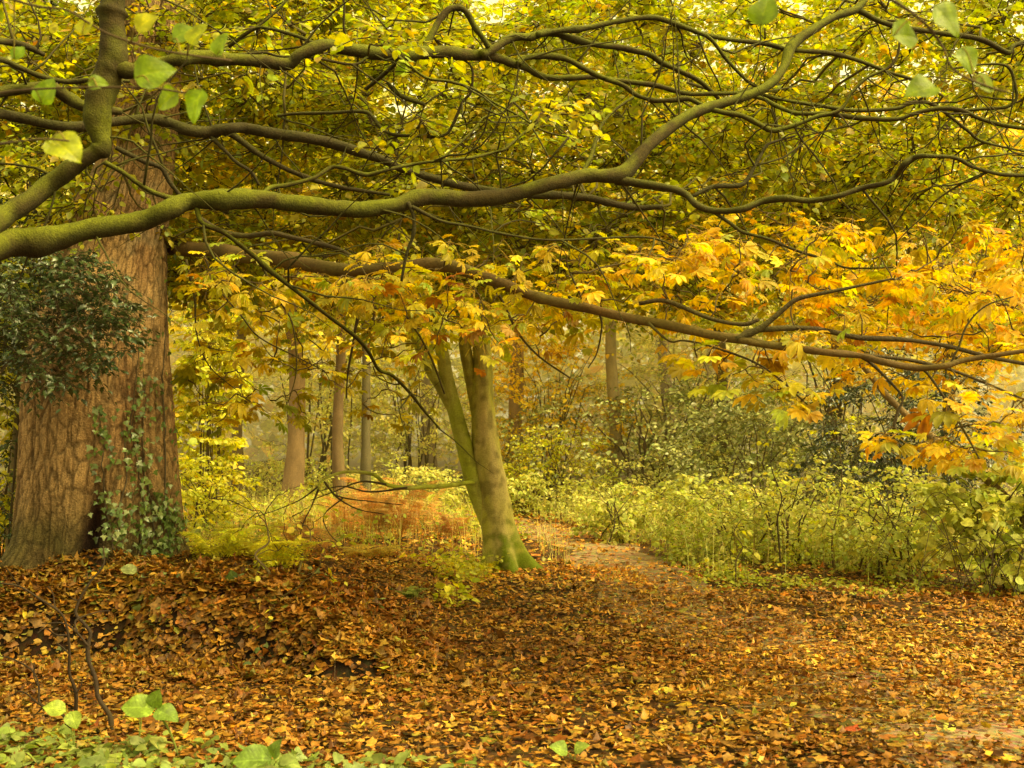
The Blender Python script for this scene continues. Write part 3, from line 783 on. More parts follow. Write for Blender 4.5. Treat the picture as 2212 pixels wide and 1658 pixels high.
for q, end in ((P(-150, -60, 3.6), 0), (P(1500, -160, 3.2), 1), (P(-150, 230, 3.6), 2)):
    mid = (np.array([-3.12, 5.75, 3.9]) + q) / 2 + np.array([0, -.2, .45])
    p, r = spline([np.array([-3.12, 5.75, 3.9]), mid, q], [.05, .03, .011], 8)
    limb('branch', p, r, M_MOSSY, LM, lime, 8, .3, 8)
TWP = np.concatenate(twp)
for (x, y, s, ang, d, c) in big_leaf:
    q = P(x, y, d); n0 = TWP[((TWP - q) ** 2).sum(1).argmin()]
    a = math.radians(ang); L = s / F * d
    fw = np.array([math.cos(a), .35 * random.uniform(-1, 1), math.sin(a)])
    base = q - nrm(fw) * L * .5
    mb = MB()
    cc = np.array(c) * np.array([.66, .9, .22])
    inst(mb, BIGV[random.randrange(6)], base[None], fw[None], (np.array([random.uniform(-.5, .5), -1.0, random.uniform(.1, .9)]))[None], [L], (cc * np.array([1.5, 1.3, 1.4]))[None], (cc * .85)[None], 0)
    mid = (base + n0) / 2 + np.array([0, 0, .02])
    pp, rr = spline([n0, mid, base], [.0026, .002, .0018], 4)
    tubes(mb, pp[None], rr[None], 4, (.2, .16, .03), 1)
    mb.build('leaf', [M_LEAF, M_TWIG], lime)

# ================================================================== 2. BIG HORSE CHESTNUT
BX = P(205, 1000, 10.2)
chest = thing('horse_chestnut_tree', (float(BX[0]), 10.2, float(hgt(BX[0], 10.2))), 'massive flaky-barked trunk on the leafy bank at left with ivy at its foot', 'tree')
prof = [(1330, 200, 500), (1262, 196, 440), (1230, 198, 405), (1190, 203, 372), (1150, 207, 352), (1080, 210, 338), (1000, 211, 328), (900, 209, 316), (800, 209, 304), (700, 216, 278), (600, 230, 248), (520, 244, 226), (440, 262, 200), (380, 285, 174), (300, 300, 156), (200, 318, 142), (60, 328, 134), (-150, 340, 124), (-400, 350, 110), (-700, 352, 80)]
pr_p = P([q[1] for q in prof], [q[0] for q in prof], 10.2); pr_r = np.array([q[2] for q in prof]) / F * 10.2 / 2 * .985
pp, rr = spline(pr_p, pr_r, 16)
seg = 420
zz = np.linspace(pp[0, 2], 5.6, 420); zz = np.r_[zz, np.linspace(5.62, pp[-1, 2], 50)]
cxz = np.interp(zz, pp[:, 2], pp[:, 0]); crz = np.interp(zz, pp[:, 2], rr)
th = np.arange(seg) / seg * 2 * math.pi
TH, ZG = np.meshgrid(th, zz); Rg = np.repeat(crz[:, None], seg, 1); Cg = np.repeat(cxz[:, None], seg, 1)
zb = ZG - .55
wob = .05 * np.sin(3 * TH + .7) + .035 * np.sin(5 * TH + 2 + .3 * zb) + .03 * (fbm(np.stack([np.cos(TH) * 2, np.sin(TH) * 2, ZG * .6], -1), 2, 71) - .5)
roots = .16 * np.exp(-np.clip(zb, -.3, 9) / .28) * (np.cos(6 * TH + 1.0) + .5 * np.cos(9 * TH))
R1 = Rg * (1 + wob + roots)
# hollow cleft facing the viewer, right of the middle (camera side is -Y: theta = -90deg)
ca = -math.pi / 2 + .30
dth = (TH - 2 * math.pi - ca + math.pi) % (2 * math.pi) - math.pi
hol = np.exp(-((dth + .05 * np.sin(ZG * 4)) / .13) ** 2) * sm(1.45, .8, ZG) * (1 - .25 * sm(.6, .3, ZG))
seam = np.exp(-((dth + .02 * np.sin(ZG * 5)) / .05) ** 2) * sm(3.1, 1.2, ZG)
R1 = R1 * (1 - .30 * hol - .02 * seam)
# flaky plates: cells stretched up the trunk
arc = TH * .6
def plates(u, vv, s):
    g = np.stack([u, vv], -1); wv = fbm(np.stack([u * .7, vv * .7, 0 * u], -1), 3, s) - .5
    g = g + wv[..., None] * .9
    ii = np.floor(g).astype(np.int64); d1 = np.full(u.shape, 9.0); d2 = d1.copy(); idv = np.zeros(u.shape)
    for dx in (-1, 0, 1):
        for dy in (-1, 0, 1):
            cxi = ii[..., 0] + dx; cyi = ii[..., 1] + dy
            px = cxi + _h(cxi, cyi, 0 * cxi, s); py = cyi + _h(cxi, cyi, 0 * cxi + 7, s)
            dd = np.hypot(g[..., 0] - px, g[..., 1] - py)
            nid = _h(cxi, cyi, 0 * cxi + 3, s)
            c1_ = dd < d1
            d2 = np.where(c1_, d1, np.minimum(d2, dd)); idv = np.where(c1_, nid, idv); d1 = np.where(c1_, dd, d1)
    return d2 - d1, idv
e1, id1 = plates(arc * 16, ZG * 5.0, 81)
crack = sm(.24, .02, e1) * np.clip(.35 + 1.6 * fbm(np.stack([arc * 3, 0 * arc, ZG * 2], -1), 2, 83) - .3, 0, 1)
e2, id2 = plates(arc * 30 + 5, ZG * 11.0, 91)
crack2 = sm(.2, 0, e2) * .5
strip = np.abs(fbm(np.stack([arc * 12, 0 * arc, ZG * 1.2], -1), 3, 95) - .5) * 2
fis = sm(.12, .0, strip)
fine = fbm(np.stack([arc * 60, ZG * 22, 0 * arc], -1), 3, 97)
amp = .6 + .4 * sm(.4, 1.2, ZG)
R1 = R1 + amp * (.016 * (id1 - .5) - .011 * crack + .008 * (id2 - .5) - .005 * crack2 - .012 * fis + .012 * (fine - .5))
Vt = np.stack([Cg + R1 * np.cos(TH), 10.2 + R1 * np.sin(TH), ZG], -1)
n1 = fbm(Vt * 2.2, 3, 51)[..., None]; n2 = fbm(Vt * 7, 3, 53)[..., None]
ccol = np.array([.42, .262, .12]) * (.72 + .55 * n1) * (.8 + .32 * id1[..., None]) * (.85 + .3 * id2[..., None])
red = np.clip((fbm(Vt * np.array([4, 4, 1.2]), 3, 55)[..., None] - .52) * 5, 0, 1)
ccol = ccol * (1 - .5 * red) + np.array([.24, .115, .05]) * .5 * red
gry = np.clip((n2 - .5) * 4, 0, 1) * sm(1.6, 3.4, ZG)[..., None] * .55
ccol = ccol * (1 - gry) + np.array([.33, .27, .17]) * gry
mossk = np.clip(sm(1.5, .5, ZG)[..., None] * 1.0 + (n1 - .5) * 1.6, 0, 1) * sm(2.2, .7, ZG)[..., None] * .9
ccol = ccol * (1 - mossk) + np.array([.10, .085, .025]) * (.6 + .8 * n2) * mossk
ckm = np.clip(crack + crack2 + fis, 0, 1)[..., None]
ccol = ccol * (1 - .55 * ckm)
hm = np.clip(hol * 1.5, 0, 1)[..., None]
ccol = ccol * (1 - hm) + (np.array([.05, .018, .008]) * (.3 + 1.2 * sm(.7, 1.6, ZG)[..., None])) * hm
kk, ss = np.meshgrid(np.arange(len(zz) - 1), np.arange(seg), indexing='ij')
a = kk * seg + ss; b = kk * seg + (ss + 1) % seg; c = a + seg; d = b + seg
mb = MB(); mb.add(Vt.reshape(-1, 3), np.concatenate([np.stack([a, b, d], -1).reshape(-1, 3), np.stack([a, d, c], -1).reshape(-1, 3)]), ccol.reshape(-1, 3))
mb.build('trunk', M_CHESTBARK, chest)


def trunk_front(px, py):
    """front surface of the big trunk under a photo position"""
    q = P(px, py, 9.6); z = q[2]
    k = np.abs(zz - z).argmin()
    row = Vt[k]; fr = row[:, 1] < 10.2
    sx = row[fr][:, 0] / row[fr][:, 1] * F + CX
    i = np.abs(sx - px).argmin()
    v = row[fr][i]
    nv_ = v - np.array([cxz[k], 10.2, v[2]])
    return v, nrm(nv_)


CH_LIMB = [
    ([(290, 525, 44, 10.7), (350, 532, 40, 10.55), (414, 538, 36, 10.1), (476, 541, 36, 9.6), (531, 552, 36, 9.1), (622, 560, 36, 8.7), (677, 574, 34, 8.5), (760, 584, 31, 8.3), (857, 578, 30, 8.1), (925, 572, 30, 8.0), (973, 574, 30, 7.9), (1017, 588, 30, 7.8), (1051, 600, 29, 7.7), (1094, 616, 28, 7.6), (1138, 634, 27, 7.6), (1181, 647, 26, 7.5), (1224, 656, 26, 7.4), (1267, 665, 25, 7.3), (1354, 686, 24, 7.1), (1434, 700, 24, 7.0), (1533, 722, 23, 6.8), (1603, 733, 22, 6.7), (1650, 743, 19, 6.7), (1719, 752, 18, 6.6), (1789, 761, 17, 6.5), (1859, 768, 14, 6.5), (1906, 781, 17, 6.4), (1976, 794, 17, 6.4), (2036, 791, 15, 6.3), (2092, 776, 13, 6.3), (2250, 752, 10, 6.2)], None),
    ([(1590, 733, 20), (1640, 710, 17), (1682, 677, 14), (1719, 647, 12), (1766, 635, 10), (1836, 621, 8), (1930, 601, 6)], (6.7, 6.5)),
    ([(1600, 728, 15), (1626, 714, 14), (1719, 708, 14), (1789, 715, 14), (1859, 729, 13), (1952, 733, 12), (2046, 747, 11), (2139, 771, 10), (2250, 792, 9)], (6.7, 6.7)),
    ([(1380, 655, 9), (1440, 650, 11), (1533, 687, 11), (1603, 700, 11), (1640, 690, 8)], (6.9, 6.8)),
    ([(1850, 766, 10), (1952, 775, 9), (2036, 793, 9), (2092, 812, 9), (2150, 836, 7), (2212, 862, 5)], (6.5, 6.6)),
    ([(430, 470, 14, 8.6), (476, 498, 13, 8.3), (531, 509, 13, 8.2), (586, 503, 13, 8.1), (630, 512, 12, 8.1), (677, 523, 11, 8.1), (732, 538, 10, 8.0), (770, 560, 8, 8.0)], None),
    ([(1400, 697, 8), (1445, 736, 5), (1477, 735, 5), (1533, 747, 5), (1626, 780, 5), (1682, 817, 5), (1738, 868, 4), (1765, 890, 3)], (7.0, 6.8)),
    ([(1990, 795, 7), (2008, 812, 6), (2046, 868, 6), (2092, 947, 5), (2120, 1000, 4)], (6.4, 6.3)),
    ([(1860, 770, 8), (1887, 789, 7), (1929, 831, 7), (1950, 859, 6), (1941, 887, 6), (1931, 924, 5)], (6.5, 6.4)),
    ([(2050, 790, 6), (2070, 750, 5), (2090, 700, 5), (2130, 660, 4), (2190, 640, 3)], (6.3, 6.2)),
    ([(1228, 640, 8), (1260, 655, 7), (1232, 590, 4)], (7.4, 7.5)),
    ([(1290, 668, 8), (1300, 700, 5), (1290, 760, 4), (1270, 795, 3)], (7.3, 7.4)),
    # hanging lower branches seen in front of the leaning tree
    ([(760, 584, 9), (840, 640, 7), (890, 700, 6), (930, 770, 5), (960, 850, 4)], (8.4, 8.9)),
    ([(560, 560, 7), (598, 640, 5), (632, 700, 4), (640, 800, 3), (622, 870, 2)], (9.0, 9.4)),
    ([(440, 548, 7), (470, 620, 5), (520, 680, 4), (560, 728, 4), (640, 770, 3), (700, 800, 2)], (9.4, 9.7)),
    ([(402, 560, 6), (420, 640, 5), (425, 720, 4), (452, 790, 3), (520, 850, 2)], (9.5, 10.0)),
    ([(690, 578, 8), (770, 640, 7), (766, 720, 6), (752, 800, 5), (748, 860, 4)], (8.6, 8.9)),
    ([(1060, 605, 8), (1090, 660, 7), (1120, 720, 6), (1165, 770, 5), (1230, 815, 4)], (7.7, 8.0)),
]
SKC = []
for k, (tr, dd) in enumerate(CH_LIMB):
    p, r = limb_pts(tr, *(dd or (None, None)))
    big = k == 0
    limb('limb' if big else 'branch', p, r, M_SMOOTH if big else M_DARK, brown_col((.10, .062, .02) if big else (.055, .04, .018), .4, .35), chest, 14 if big else 7, .3, 50 + k)
    SKC.append(p)
# limbs hidden above, that carry the crown
for k, (dx, dy, dz, L) in enumerate(((1.5, -.3, .4, 4.5), (-1.0, -1.0, .6, 3.0), (.7, 1.2, .5, 4.0), (-1.1, .9, .6, 3.2))):
    s = np.array([cxz[430], 10.2, zz[430]])
    dv = nrm(np.array([dx, dy, dz]))
    p, r = spline([s, s + dv * L * .4 + np.array([0, 0, .3]), s + dv * L], [.12, .07, .03], 10)
    limb('limb', p, r, M_SMOOTH, brown_col((.12, .07, .03), .4, .3), chest, 10, .3, 90 + k); SKC.append(p)
SKCA = np.concatenate([s[::3] for s in SKC])
CH_C = [(.62, .42, .018), (.62, .49, .022), (.58, .32, .015), (.44, .40, .02), (.30, .36, .04), (.32, .13, .015)]
CH_W = [22, 32, 9, 24, 16, 5]


def chest_leaves(mb, skel, tg, leaf, cols=CH_C, wts=CH_W, per=4):
    pts, L = reach(skel, tg, mb, (.085, .06, .022), 0, .003, .004, up=.05, K=7, sides=4)
    n = len(tg) * per
    ti = np.repeat(np.arange(len(tg)), per)
    u = np.where(np.arange(n) % per == 0, 1, rng.uniform(.5, 1, n))
    f = u * 6; i0 = np.clip(np.floor(f).astype(int), 0, 5); fr = (f - i0)[:, None]
    p0 = pts[ti, i0] * (1 - fr) + pts[ti, i0 + 1] * fr
    dr = nrm(pts[ti, i0 + 1] - pts[ti, i0])
    th = rng.uniform(-1.6, 1.6, n); cs, sn = np.cos(th), np.sin(th)
    pd_ = np.stack([dr[:, 0] * cs - dr[:, 1] * sn, dr[:, 0] * sn + dr[:, 1] * cs, rng.uniform(-.5, .3, n)], -1)
    pd_ = nrm(pd_); pl = rng.uniform(.06, .16, n)
    K = 4; t = np.linspace(0, 1, K)
    pet = p0[:, None] + pd_[:, None] * (pl[:, None] * t)[..., None] + np.array([0, 0, -1.]) * (pl[:, None] * .35 * t ** 2)[..., None]
    c = pal(cols, wts, n, .18)
    tubes(mb, pet, np.full((n, K), .0017), 4, (.4, .25, .03), 0)
    fw = pd_ + np.array([0, 0, -1.]) * rng.uniform(-.05, .6, (n, 1)) ** 2
    up = np.array([0, 0, 1.0]) + rng.normal(0, .3, (n, 3)) + np.array([0, -.12, 0])
    s = leaf * np.exp(rng.normal(0, .2, n))
    br = np.array([.55, .27, .025])
    c1 = c * .74 + br * .26 * np.exp(rng.normal(0, .2, (n, 1)))
    mk = rng.uniform(0, 1, n)[:, None]; c1 = np.where(mk < .5, c1, c)
    tp_ = rng.choice(4, n, p=[.4, .25, .2, .15])
    for q in range(4):
        k = tp_ == q
        inst(mb, PALM[q], pet[k, -1], fw[k], up[k], s[k], c[k], c1[k], 1)


mb = MB()
tgr = targets(250, (1360, 2260, 450, 860, 6.6, 9.5), lambda x, y: np.clip((1 - np.abs(y - (560 + .12 * (x - 1360))) / 200), 0, 1) * np.clip((x - 1250) / 500, .15, 1), 11, .3)
tgr2 = targets(26, (1850, 2230, 830, 980, 6.0, 7.0), lambda x, y: np.clip((x - 1800) / 300, .1, 1), 12)
tgm = targets(85, (420, 1420, 510, 660, 7.2, 9.0), None, 13)
tgm2 = targets(75, (660, 1300, 580, 770, 7.4, 9.0), lambda x, y: np.clip((780 - y) / 150, 0, 1), 14)
chest_leaves(mb, SKCA, np.concatenate([tgr, tgr2]), .09, CH_C, [28, 28, 17, 15, 10, 5], 5)
chest_leaves(mb, SKCA, np.concatenate([tgm, tgm2]), .085, CH_C, [13, 26, 6, 34, 26, 3], 4)
tgl = targets(110, (380, 930, 560, 930, 9.2, 11.5), lambda x, y: np.clip((960 - y) / 250, 0, 1), 15)
chest_leaves(mb, SKCA, tgl, .105, CH_C, [12, 26, 5, 32, 24, 3])
tgz = targets(26, (1480, 1800, 740, 880, 6.6, 7.2), lambda x, y: np.exp(-((y - (740 + (x - 1480) * .47)) / 45) ** 2), 16)
chest_leaves(mb, SKCA, tgz, .11, CH_C, [10, 26, 4, 26, 26, 2], 2)
# brown curled hanging leaves
tgb = targets(12, (680, 1240, 580, 780, 7.3, 8.6), None, 17)
chest_leaves(mb, SKCA, tgb, .08, [(.30, .15, .03), (.26, .12, .025), (.42, .22, .035)], [1, 1, 1], 2)
tag(mb.build('crown', [M_TWIG, M_CHEST], chest), 'golden palmate leaves with browning edges')

# ================================================================== 3. LEANING TREE IN THE MIDDLE
LD = 14.6
lbase = P(1095, 1232, LD)
lean = thing('leaning_tree', (float(lbase[0]), LD, float(hgt(lbase[0], LD))), 'pale smooth-barked tree leaning left beside the path with a bright mossy foot', 'tree')


def lean_col(p, out):
    n = fbm(p * np.array([5, 5, 1.6]), 3, 61)[..., None]; n2 = fbm(p * 11, 2, 63)[..., None]
    tan = np.array([.52, .42, .18]); olive = np.array([.38, .36, .05]); dk = np.array([.17, .14, .045])
    k = np.clip(.45 + 2.4 * (n - .5) + .35 * np.abs(out[..., 0:1]), 0, 1)
    c = tan * (1 - k) + olive * k
    s = np.clip((n2 - .5) * 5, 0, 1) * .6
    c = c * (1 - s) + dk * s
    z = p[..., 2:3]
    mo = np.clip(1.05 - z / .5 + (n2 - .5) * 2.0 + .35 * out[..., 0:1], 0, 1)
    return c * (1 - mo) + np.array([.17, .22, .012]) * mo


def lean_limb(tr, name, rough=.12, sides=18, d=LD, col=lean_col, flare=False):
    tr = np.array(tr, float)
    dd = d if tr.shape[1] == 3 else tr[:, 3]
    p = P(tr[:, 0], tr[:, 1], dd); r = tr[:, 2] / F * np.broadcast_to(dd, len(tr)) / 2
    p, r = spline(p, r, 10)
    limb(name, p, r, M_SMOOTH, col, lean, sides, rough, 33)
    return p


# trunk with spreading root feet
tr = np.array([(1106, 1262, 128), (1103, 1240, 116), (1098, 1222, 104), (1091, 1195, 88), (1083, 1165, 79), (1073, 1120, 71), (1066, 1070, 66), (1059, 1025, 64), (1053, 984, 62), (1048, 941, 58), (1044, 900, 55), (1042, 854, 51), (1042, 810, 46), (1042, 768, 42), (1037, 720, 40), (1030, 681, 38), (1024, 600, 34), (1027, 500, 30), (1035, 380, 25), (1040, 240, 20), (1060, 60, 14)], float)
p = P(tr[:, 0], tr[:, 1], LD); r = tr[:, 2] / F * LD / 2
p, r = spline(p, r, 12)
sd_ = 64; th = np.arange(sd_) / sd_ * 2 * math.pi
zb = p[:, 2:3]
rt = 1 + .5 * np.exp(-np.clip(zb, 0, 9) / .22) * np.cos(5 * th[None] + .9) + .04 * np.cos(2 * th[None] + zb)
# seam where the left stem has grown against the main stem
RR = r[:, None] * rt
Vv = np.stack([p[:, 0:1] + RR * np.cos(th), LD + RR * np.sin(th), np.repeat(zb, sd_, 1)], -1)
oo = np.broadcast_to(np.stack([np.cos(th), np.sin(th), 0 * th], -1), Vv.shape)
Vv = Vv + oo * ((fbm(Vv * np.array([9, 9, 3.5]), 3, 65) - .5) * .045)[..., None]
kk, ss = np.meshgrid(np.arange(len(p) - 1), np.arange(sd_), indexing='ij')
a = kk * sd_ + ss; b = kk * sd_ + (ss + 1) % sd_; c = a + sd_; d = b + sd_
mb = MB(); mb.add(Vv.reshape(-1, 3), np.concatenate([np.stack([a, b, d], -1).reshape(-1, 3), np.stack([a, d, c], -1).reshape(-1, 3)]), lean_col(Vv, oo).reshape(-1, 3))
mb.build('trunk', M_SMOOTH, lean)
LSK = [p]
gl = lambda p_, o_: lean_col(p_, o_) * np.array([.85, 1.0, .6])
LSK.append(lean_limb([(1052, 1130, 30), (1036, 1080, 38), (1020, 1025, 40), (1004, 965, 36), (990, 915, 34), (976, 860, 31), (962, 800, 29), (952, 740, 28), (946, 690, 27), (936, 620, 25), (915, 520, 21), (880, 380, 16)], 'limb', col=gl))
LSK.append(lean_limb([(985, 895, 26), (955, 840, 26), (925, 790, 24), (900, 735, 22), (882, 690, 20), (866, 640, 18), (830, 540, 14), (760, 420, 10)], 'limb', col=gl))
LSK.append(lean_limb([(1040, 960, 30), (1030, 880, 29), (1016, 810, 28), (1004, 745, 26), (1000, 680, 24), (985, 600, 22), (980, 480, 18), (990, 330, 13)], 'limb'))
LSK.append(lean_limb([(1030, 690, 18), (1080, 600, 15), (1150, 500, 12), (1260, 400, 9)], 'limb'))
LSK.append(lean_limb([(1020, 560, 16), (1000, 420, 13), (900, 250, 9)], 'limb'))
# low bare branch reaching left, with drooping twigs
lowb = lean_limb([(1030, 1040, 14, 14.6), (1012, 1042, 10, 14.4), (965, 1049, 10, 14.2), (921, 1051, 10, 14.0), (878, 1053, 10, 13.8), (835, 1046, 9, 13.6), (805, 1024, 8, 13.5), (748, 1019, 7, 13.4), (705, 1032, 5, 13.3), (688, 1049, 4, 13.2), (700, 1070, 3, 13.2)], 'branch', .2, 8, col=gl)
mbt = MB()
for a0, tr in ((0, [(880, 1053, 6), (800, 1062, 4), (740, 1050, 3), (690, 1060, 2)]), (0, [(835, 1046, 6), (780, 1040, 4), (720, 1062, 3), (672, 1080, 2)]), (0, [(700, 1040, 5), (730, 1075, 4), (775, 1100, 3), (830, 1110, 2)]),
               (0, [(690, 1052, 5), (672, 1095, 3), (655, 1130, 3), (640, 1190, 2)]), (0, [(720, 1068, 4), (760, 1078, 3), (870, 1090, 2)]), (0, [(688, 1050, 4), (650, 1078, 3), (600, 1100, 2), (555, 1115, 2)]), (0, [(740, 1076, 4), (700, 1112, 3), (710, 1150, 2), (740, 1180, 2)])):
    q = P([t[0] for t in tr], [t[1] for t in tr], 13.3); q, rr_ = spline(q, [t[2] / F * 13.3 / 2 for t in tr], 8)
    tubes(mbt, q[None], np.maximum(rr_, .003)[None], 5, (.075, .055, .03), 0, .1)
mbt.build('twig', M_TWIG, lean)
LSKA = np.concatenate([s[s[:, 2] > 3.2][::3] for s in LSK])
LN_C = [(.36, .42, .035), (.52, .50, .045), (.76, .60, .05), (.74, .46, .04), (.48, .50, .10)]
LN_W = [30, 28, 20, 8, 12]
tgc = np.concatenate([targets(150, (420, 1760, -60, 600, 11.8, 15), lambda x, y: np.clip(1.25 - ((x - 1060) / 760) ** 2 - ((y - 260) / 400) ** 2, 0, 1), 21, .38),
                      targets(30, (700, 1300, 520, 700, 13, 16), None, 22)])
mb = crown_from(LSKA, tgc, .10, LN_C, LN_W, per=7, Ln=(.4, .8), npl=11, tmpl=(ROUND2, SMALL), rk=.0025)
tag(mb.build('crown', [M_TWIG, M_LEAF], lean), 'yellow and green autumn leaves')

# ================================================================== 4. BACKGROUND TREES
YEL = ([(.80, .62, .05), (.76, .52, .04), (.62, .58, .06), (.48, .50, .07), (.62, .34, .04)], [28, 18, 26, 18, 6])
GRN = ([(.44, .48, .06), (.56, .56, .07), (.68, .58, .06), (.34, .38, .07)], [26, 28, 20, 14])
ORA = ([(.80, .52, .04), (.80, .60, .05), (.70, .36, .04), (.58, .52, .06)], [30, 26, 18, 14])
PALE = ([(.66, .62, .22), (.58, .57, .16), (.74, .64, .18), (.52, .53, .18)], [20, 25, 15, 15])  # leaf colours paled to paint distance haze into the foliage


def bg_tree(px, d, w, crown, n, palette, label, name='background_tree', bark=(.16, .11, .06), lean_px=0, leaf=.13, top=-150, group=None, per=6, tall=None):
    q = P(px, YH, d); x0 = float(q[0]); z0 = float(hgt(x0, d))
    t = thing(name, (x0, d, z0), label, 'tree', group)
    ztop = float(P(px, top, d)[2]); xt = float(P(px + lean_px, top, d)[0])
    r0 = w / F * d / 2
    K = 9; tt = np.linspace(0, 1, K)
    pts = np.stack([x0 + (xt - x0) * tt + np.r_[0, rng.normal(0, .06, K - 1)], d + np.r_[0, rng.normal(0, .06, K - 1)], z0 - .15 + (ztop - z0 + .15) * tt], -1)
    rad = r0 * (1.0 - .72 * tt); rad[0] *= 1.35
    p_, r_ = spline(pts, rad, 6)
    limb('trunk', p_, r_, M_SMOOTH, brown_col(bark, .35, .22), t, 12, .25, int(px) % 97)
    x0c, x1c, y0c, y1c = crown
    cxp, cyp = (x0c + x1c) / 2, (y0c + y1c) / 2
    dd = max(1.5, (x1c - x0c) / F * d * .4)
    tg = targets(n, (x0c, x1c, y0c, y1c, d - dd, d + dd), lambda x, y: np.clip(1.15 - ((x - cxp) / (x1c - x0c) * 2) ** 2 - ((y - cyp) / (y1c - y0c) * 2) ** 2, 0, 1), int(px) % 37, .36)
    zlo = tg[:, 2].min() - .5
    sk = p_[p_[:, 2] > min(zlo, p_[:, 2].max() - 1.0)]
    mb = crown_from(sk, tg, leaf, palette[0], palette[1], per=per, Ln=(.5, 1.1), npl=9, tmpl=(SMALL, ROUND2), r0=.006, rk=.004, bcol=(.07, .052, .025), tw=.004)
    mb.build('crown', [M_TWIG, M_FAR], t)
    return t


bg_tree(632, 24, 42, (430, 900, 180, 800), 80, YEL, 'stout reddish brown trunk far behind the bracken, left of three back trunks', bark=(.26, .175, .095))
bg_tree(738, 25, 26, (560, 1000, 60, 700), 70, GRN, 'slim pinkish grey trunk between the stout reddish trunk and the thin dark one', bark=(.22, .15, .085))
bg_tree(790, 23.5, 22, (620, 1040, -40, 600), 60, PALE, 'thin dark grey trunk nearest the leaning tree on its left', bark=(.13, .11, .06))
bg_tree(368, 12.6, 20, (300, 620, 240, 640), 45, YEL, 'thin lime-green mossy stem hugging the right side of the massive trunk', name='young_tree', bark=(.22, .21, .03), leaf=.11)
bg_tree(28, 13.2, 18, (-120, 160, 300, 900), 50, GRN, 'thin bare leaning stem left of the massive trunk', name='young_tree', bark=(.17, .13, .06), lean_px=60, leaf=.11)
bg_tree(1118, 29.5, 36, (860, 1420, 120, 760), 80, ORA, 'far brown trunk under orange leaves just right of the leaning tree', bark=(.34, .24, .13))  # bark lightened, haze painted into its colour
bg_tree(1320, 29, 30, (1060, 1640, 60, 700), 130, YEL, 'tall golden tree behind the clearing above the grassy mound', bark=(.34, .27, .14))  # bark paled likewise for painted haze
bg_tree(1560, 28, 30, (1260, 1900, 100, 760), 160, GRN, 'yellow-green tree behind the right-hand undergrowth', bark=(.14, .11, .05))
bg_tree(1800, 26.5, 32, (1520, 2060, -60, 640), 100, ORA, 'orange-gold tree at upper right behind the mossy limbs')
bg_tree(2060, 23, 30, (1660, 2400, 160, 860), 190, ORA, 'golden tree at the right edge above the dark yew', bark=(.13, .1, .05), lean_px=-40)
bg_tree(2240, 24, 34, (1940, 2500, -60, 640), 80, GRN, 'green-leaved tree rising at the far right edge')
bg_tree(120, 19, 36, (-160, 420, -80, 520), 90, GRN, 'green tree behind the upright mossy stem at upper left', bark=(.1, .08, .04))
bg_tree(520, 25, 26, (260, 860, 60, 720), 150, YEL, 'yellow tree behind the gap right of the massive trunk', bark=(.16, .12, .06))
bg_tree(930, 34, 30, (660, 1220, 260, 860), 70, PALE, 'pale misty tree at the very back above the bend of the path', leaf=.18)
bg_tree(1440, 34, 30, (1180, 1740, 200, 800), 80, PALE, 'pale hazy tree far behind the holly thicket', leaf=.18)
bg_tree(250, 32, 30, (-40, 640, 200, 860), 70, YEL, 'distant yellow tree seen just right of the massive trunk', leaf=.18)

# far wood as one mass
mb = MB()
n = 60000
x = rng.uniform(-1, 1, n) * 36; y = rng.uniform(36, 64, n)
zt = 6 + 9 * fbm(p3(x * .12, y * .12), 3, 140)
z = hgt(x, y) + rng.uniform(0, 1, n) ** .8 * zt
k = fbm(np.stack([x * .35, y * .35, z * .45], -1), 3, 141) > .42
pos = np.stack([x, y, z], -1)[k]; n = len(pos)
cc = pal([(.46, .42, .09), (.58, .48, .08), (.34, .35, .09), (.62, .40, .06), (.42, .36, .14)], [22, 20, 22, 10, 14], n, .25)
inst(mb, ROUND2, pos, rng.normal(0, 1, (n, 3)) * np.array([1, 1, .5]), np.array([0, -.4, 1.0]) + rng.normal(0, .6, (n, 3)), rng.uniform(.3, .65, n), cc, None, 1)
m = 26
tx = rng.uniform(-34, 34, m); ty = rng.uniform(36, 60, m); tz = hgt(tx, ty)
kk_ = np.linspace(0, 1, 6)
tpt = np.stack([tx[:, None] + rng.normal(0, .12, (m, 6)), ty[:, None] + 0 * kk_, tz[:, None] - .2 + kk_[None] * rng.uniform(9, 14, (m, 1))], -1)
tubes(mb, tpt, rng.uniform(.08, .2, (m, 1)) * (1.1 - .7 * kk_)[None], 7, (.30, .24, .12), 0)  # trunk colour lightened to paint in haze
tag(mb.build('far_wood', [M_TWIG, M_FAR]), 'hazy far-off wood of yellow green leaves and grey trunks behind everything', 'wood', kind='stuff')

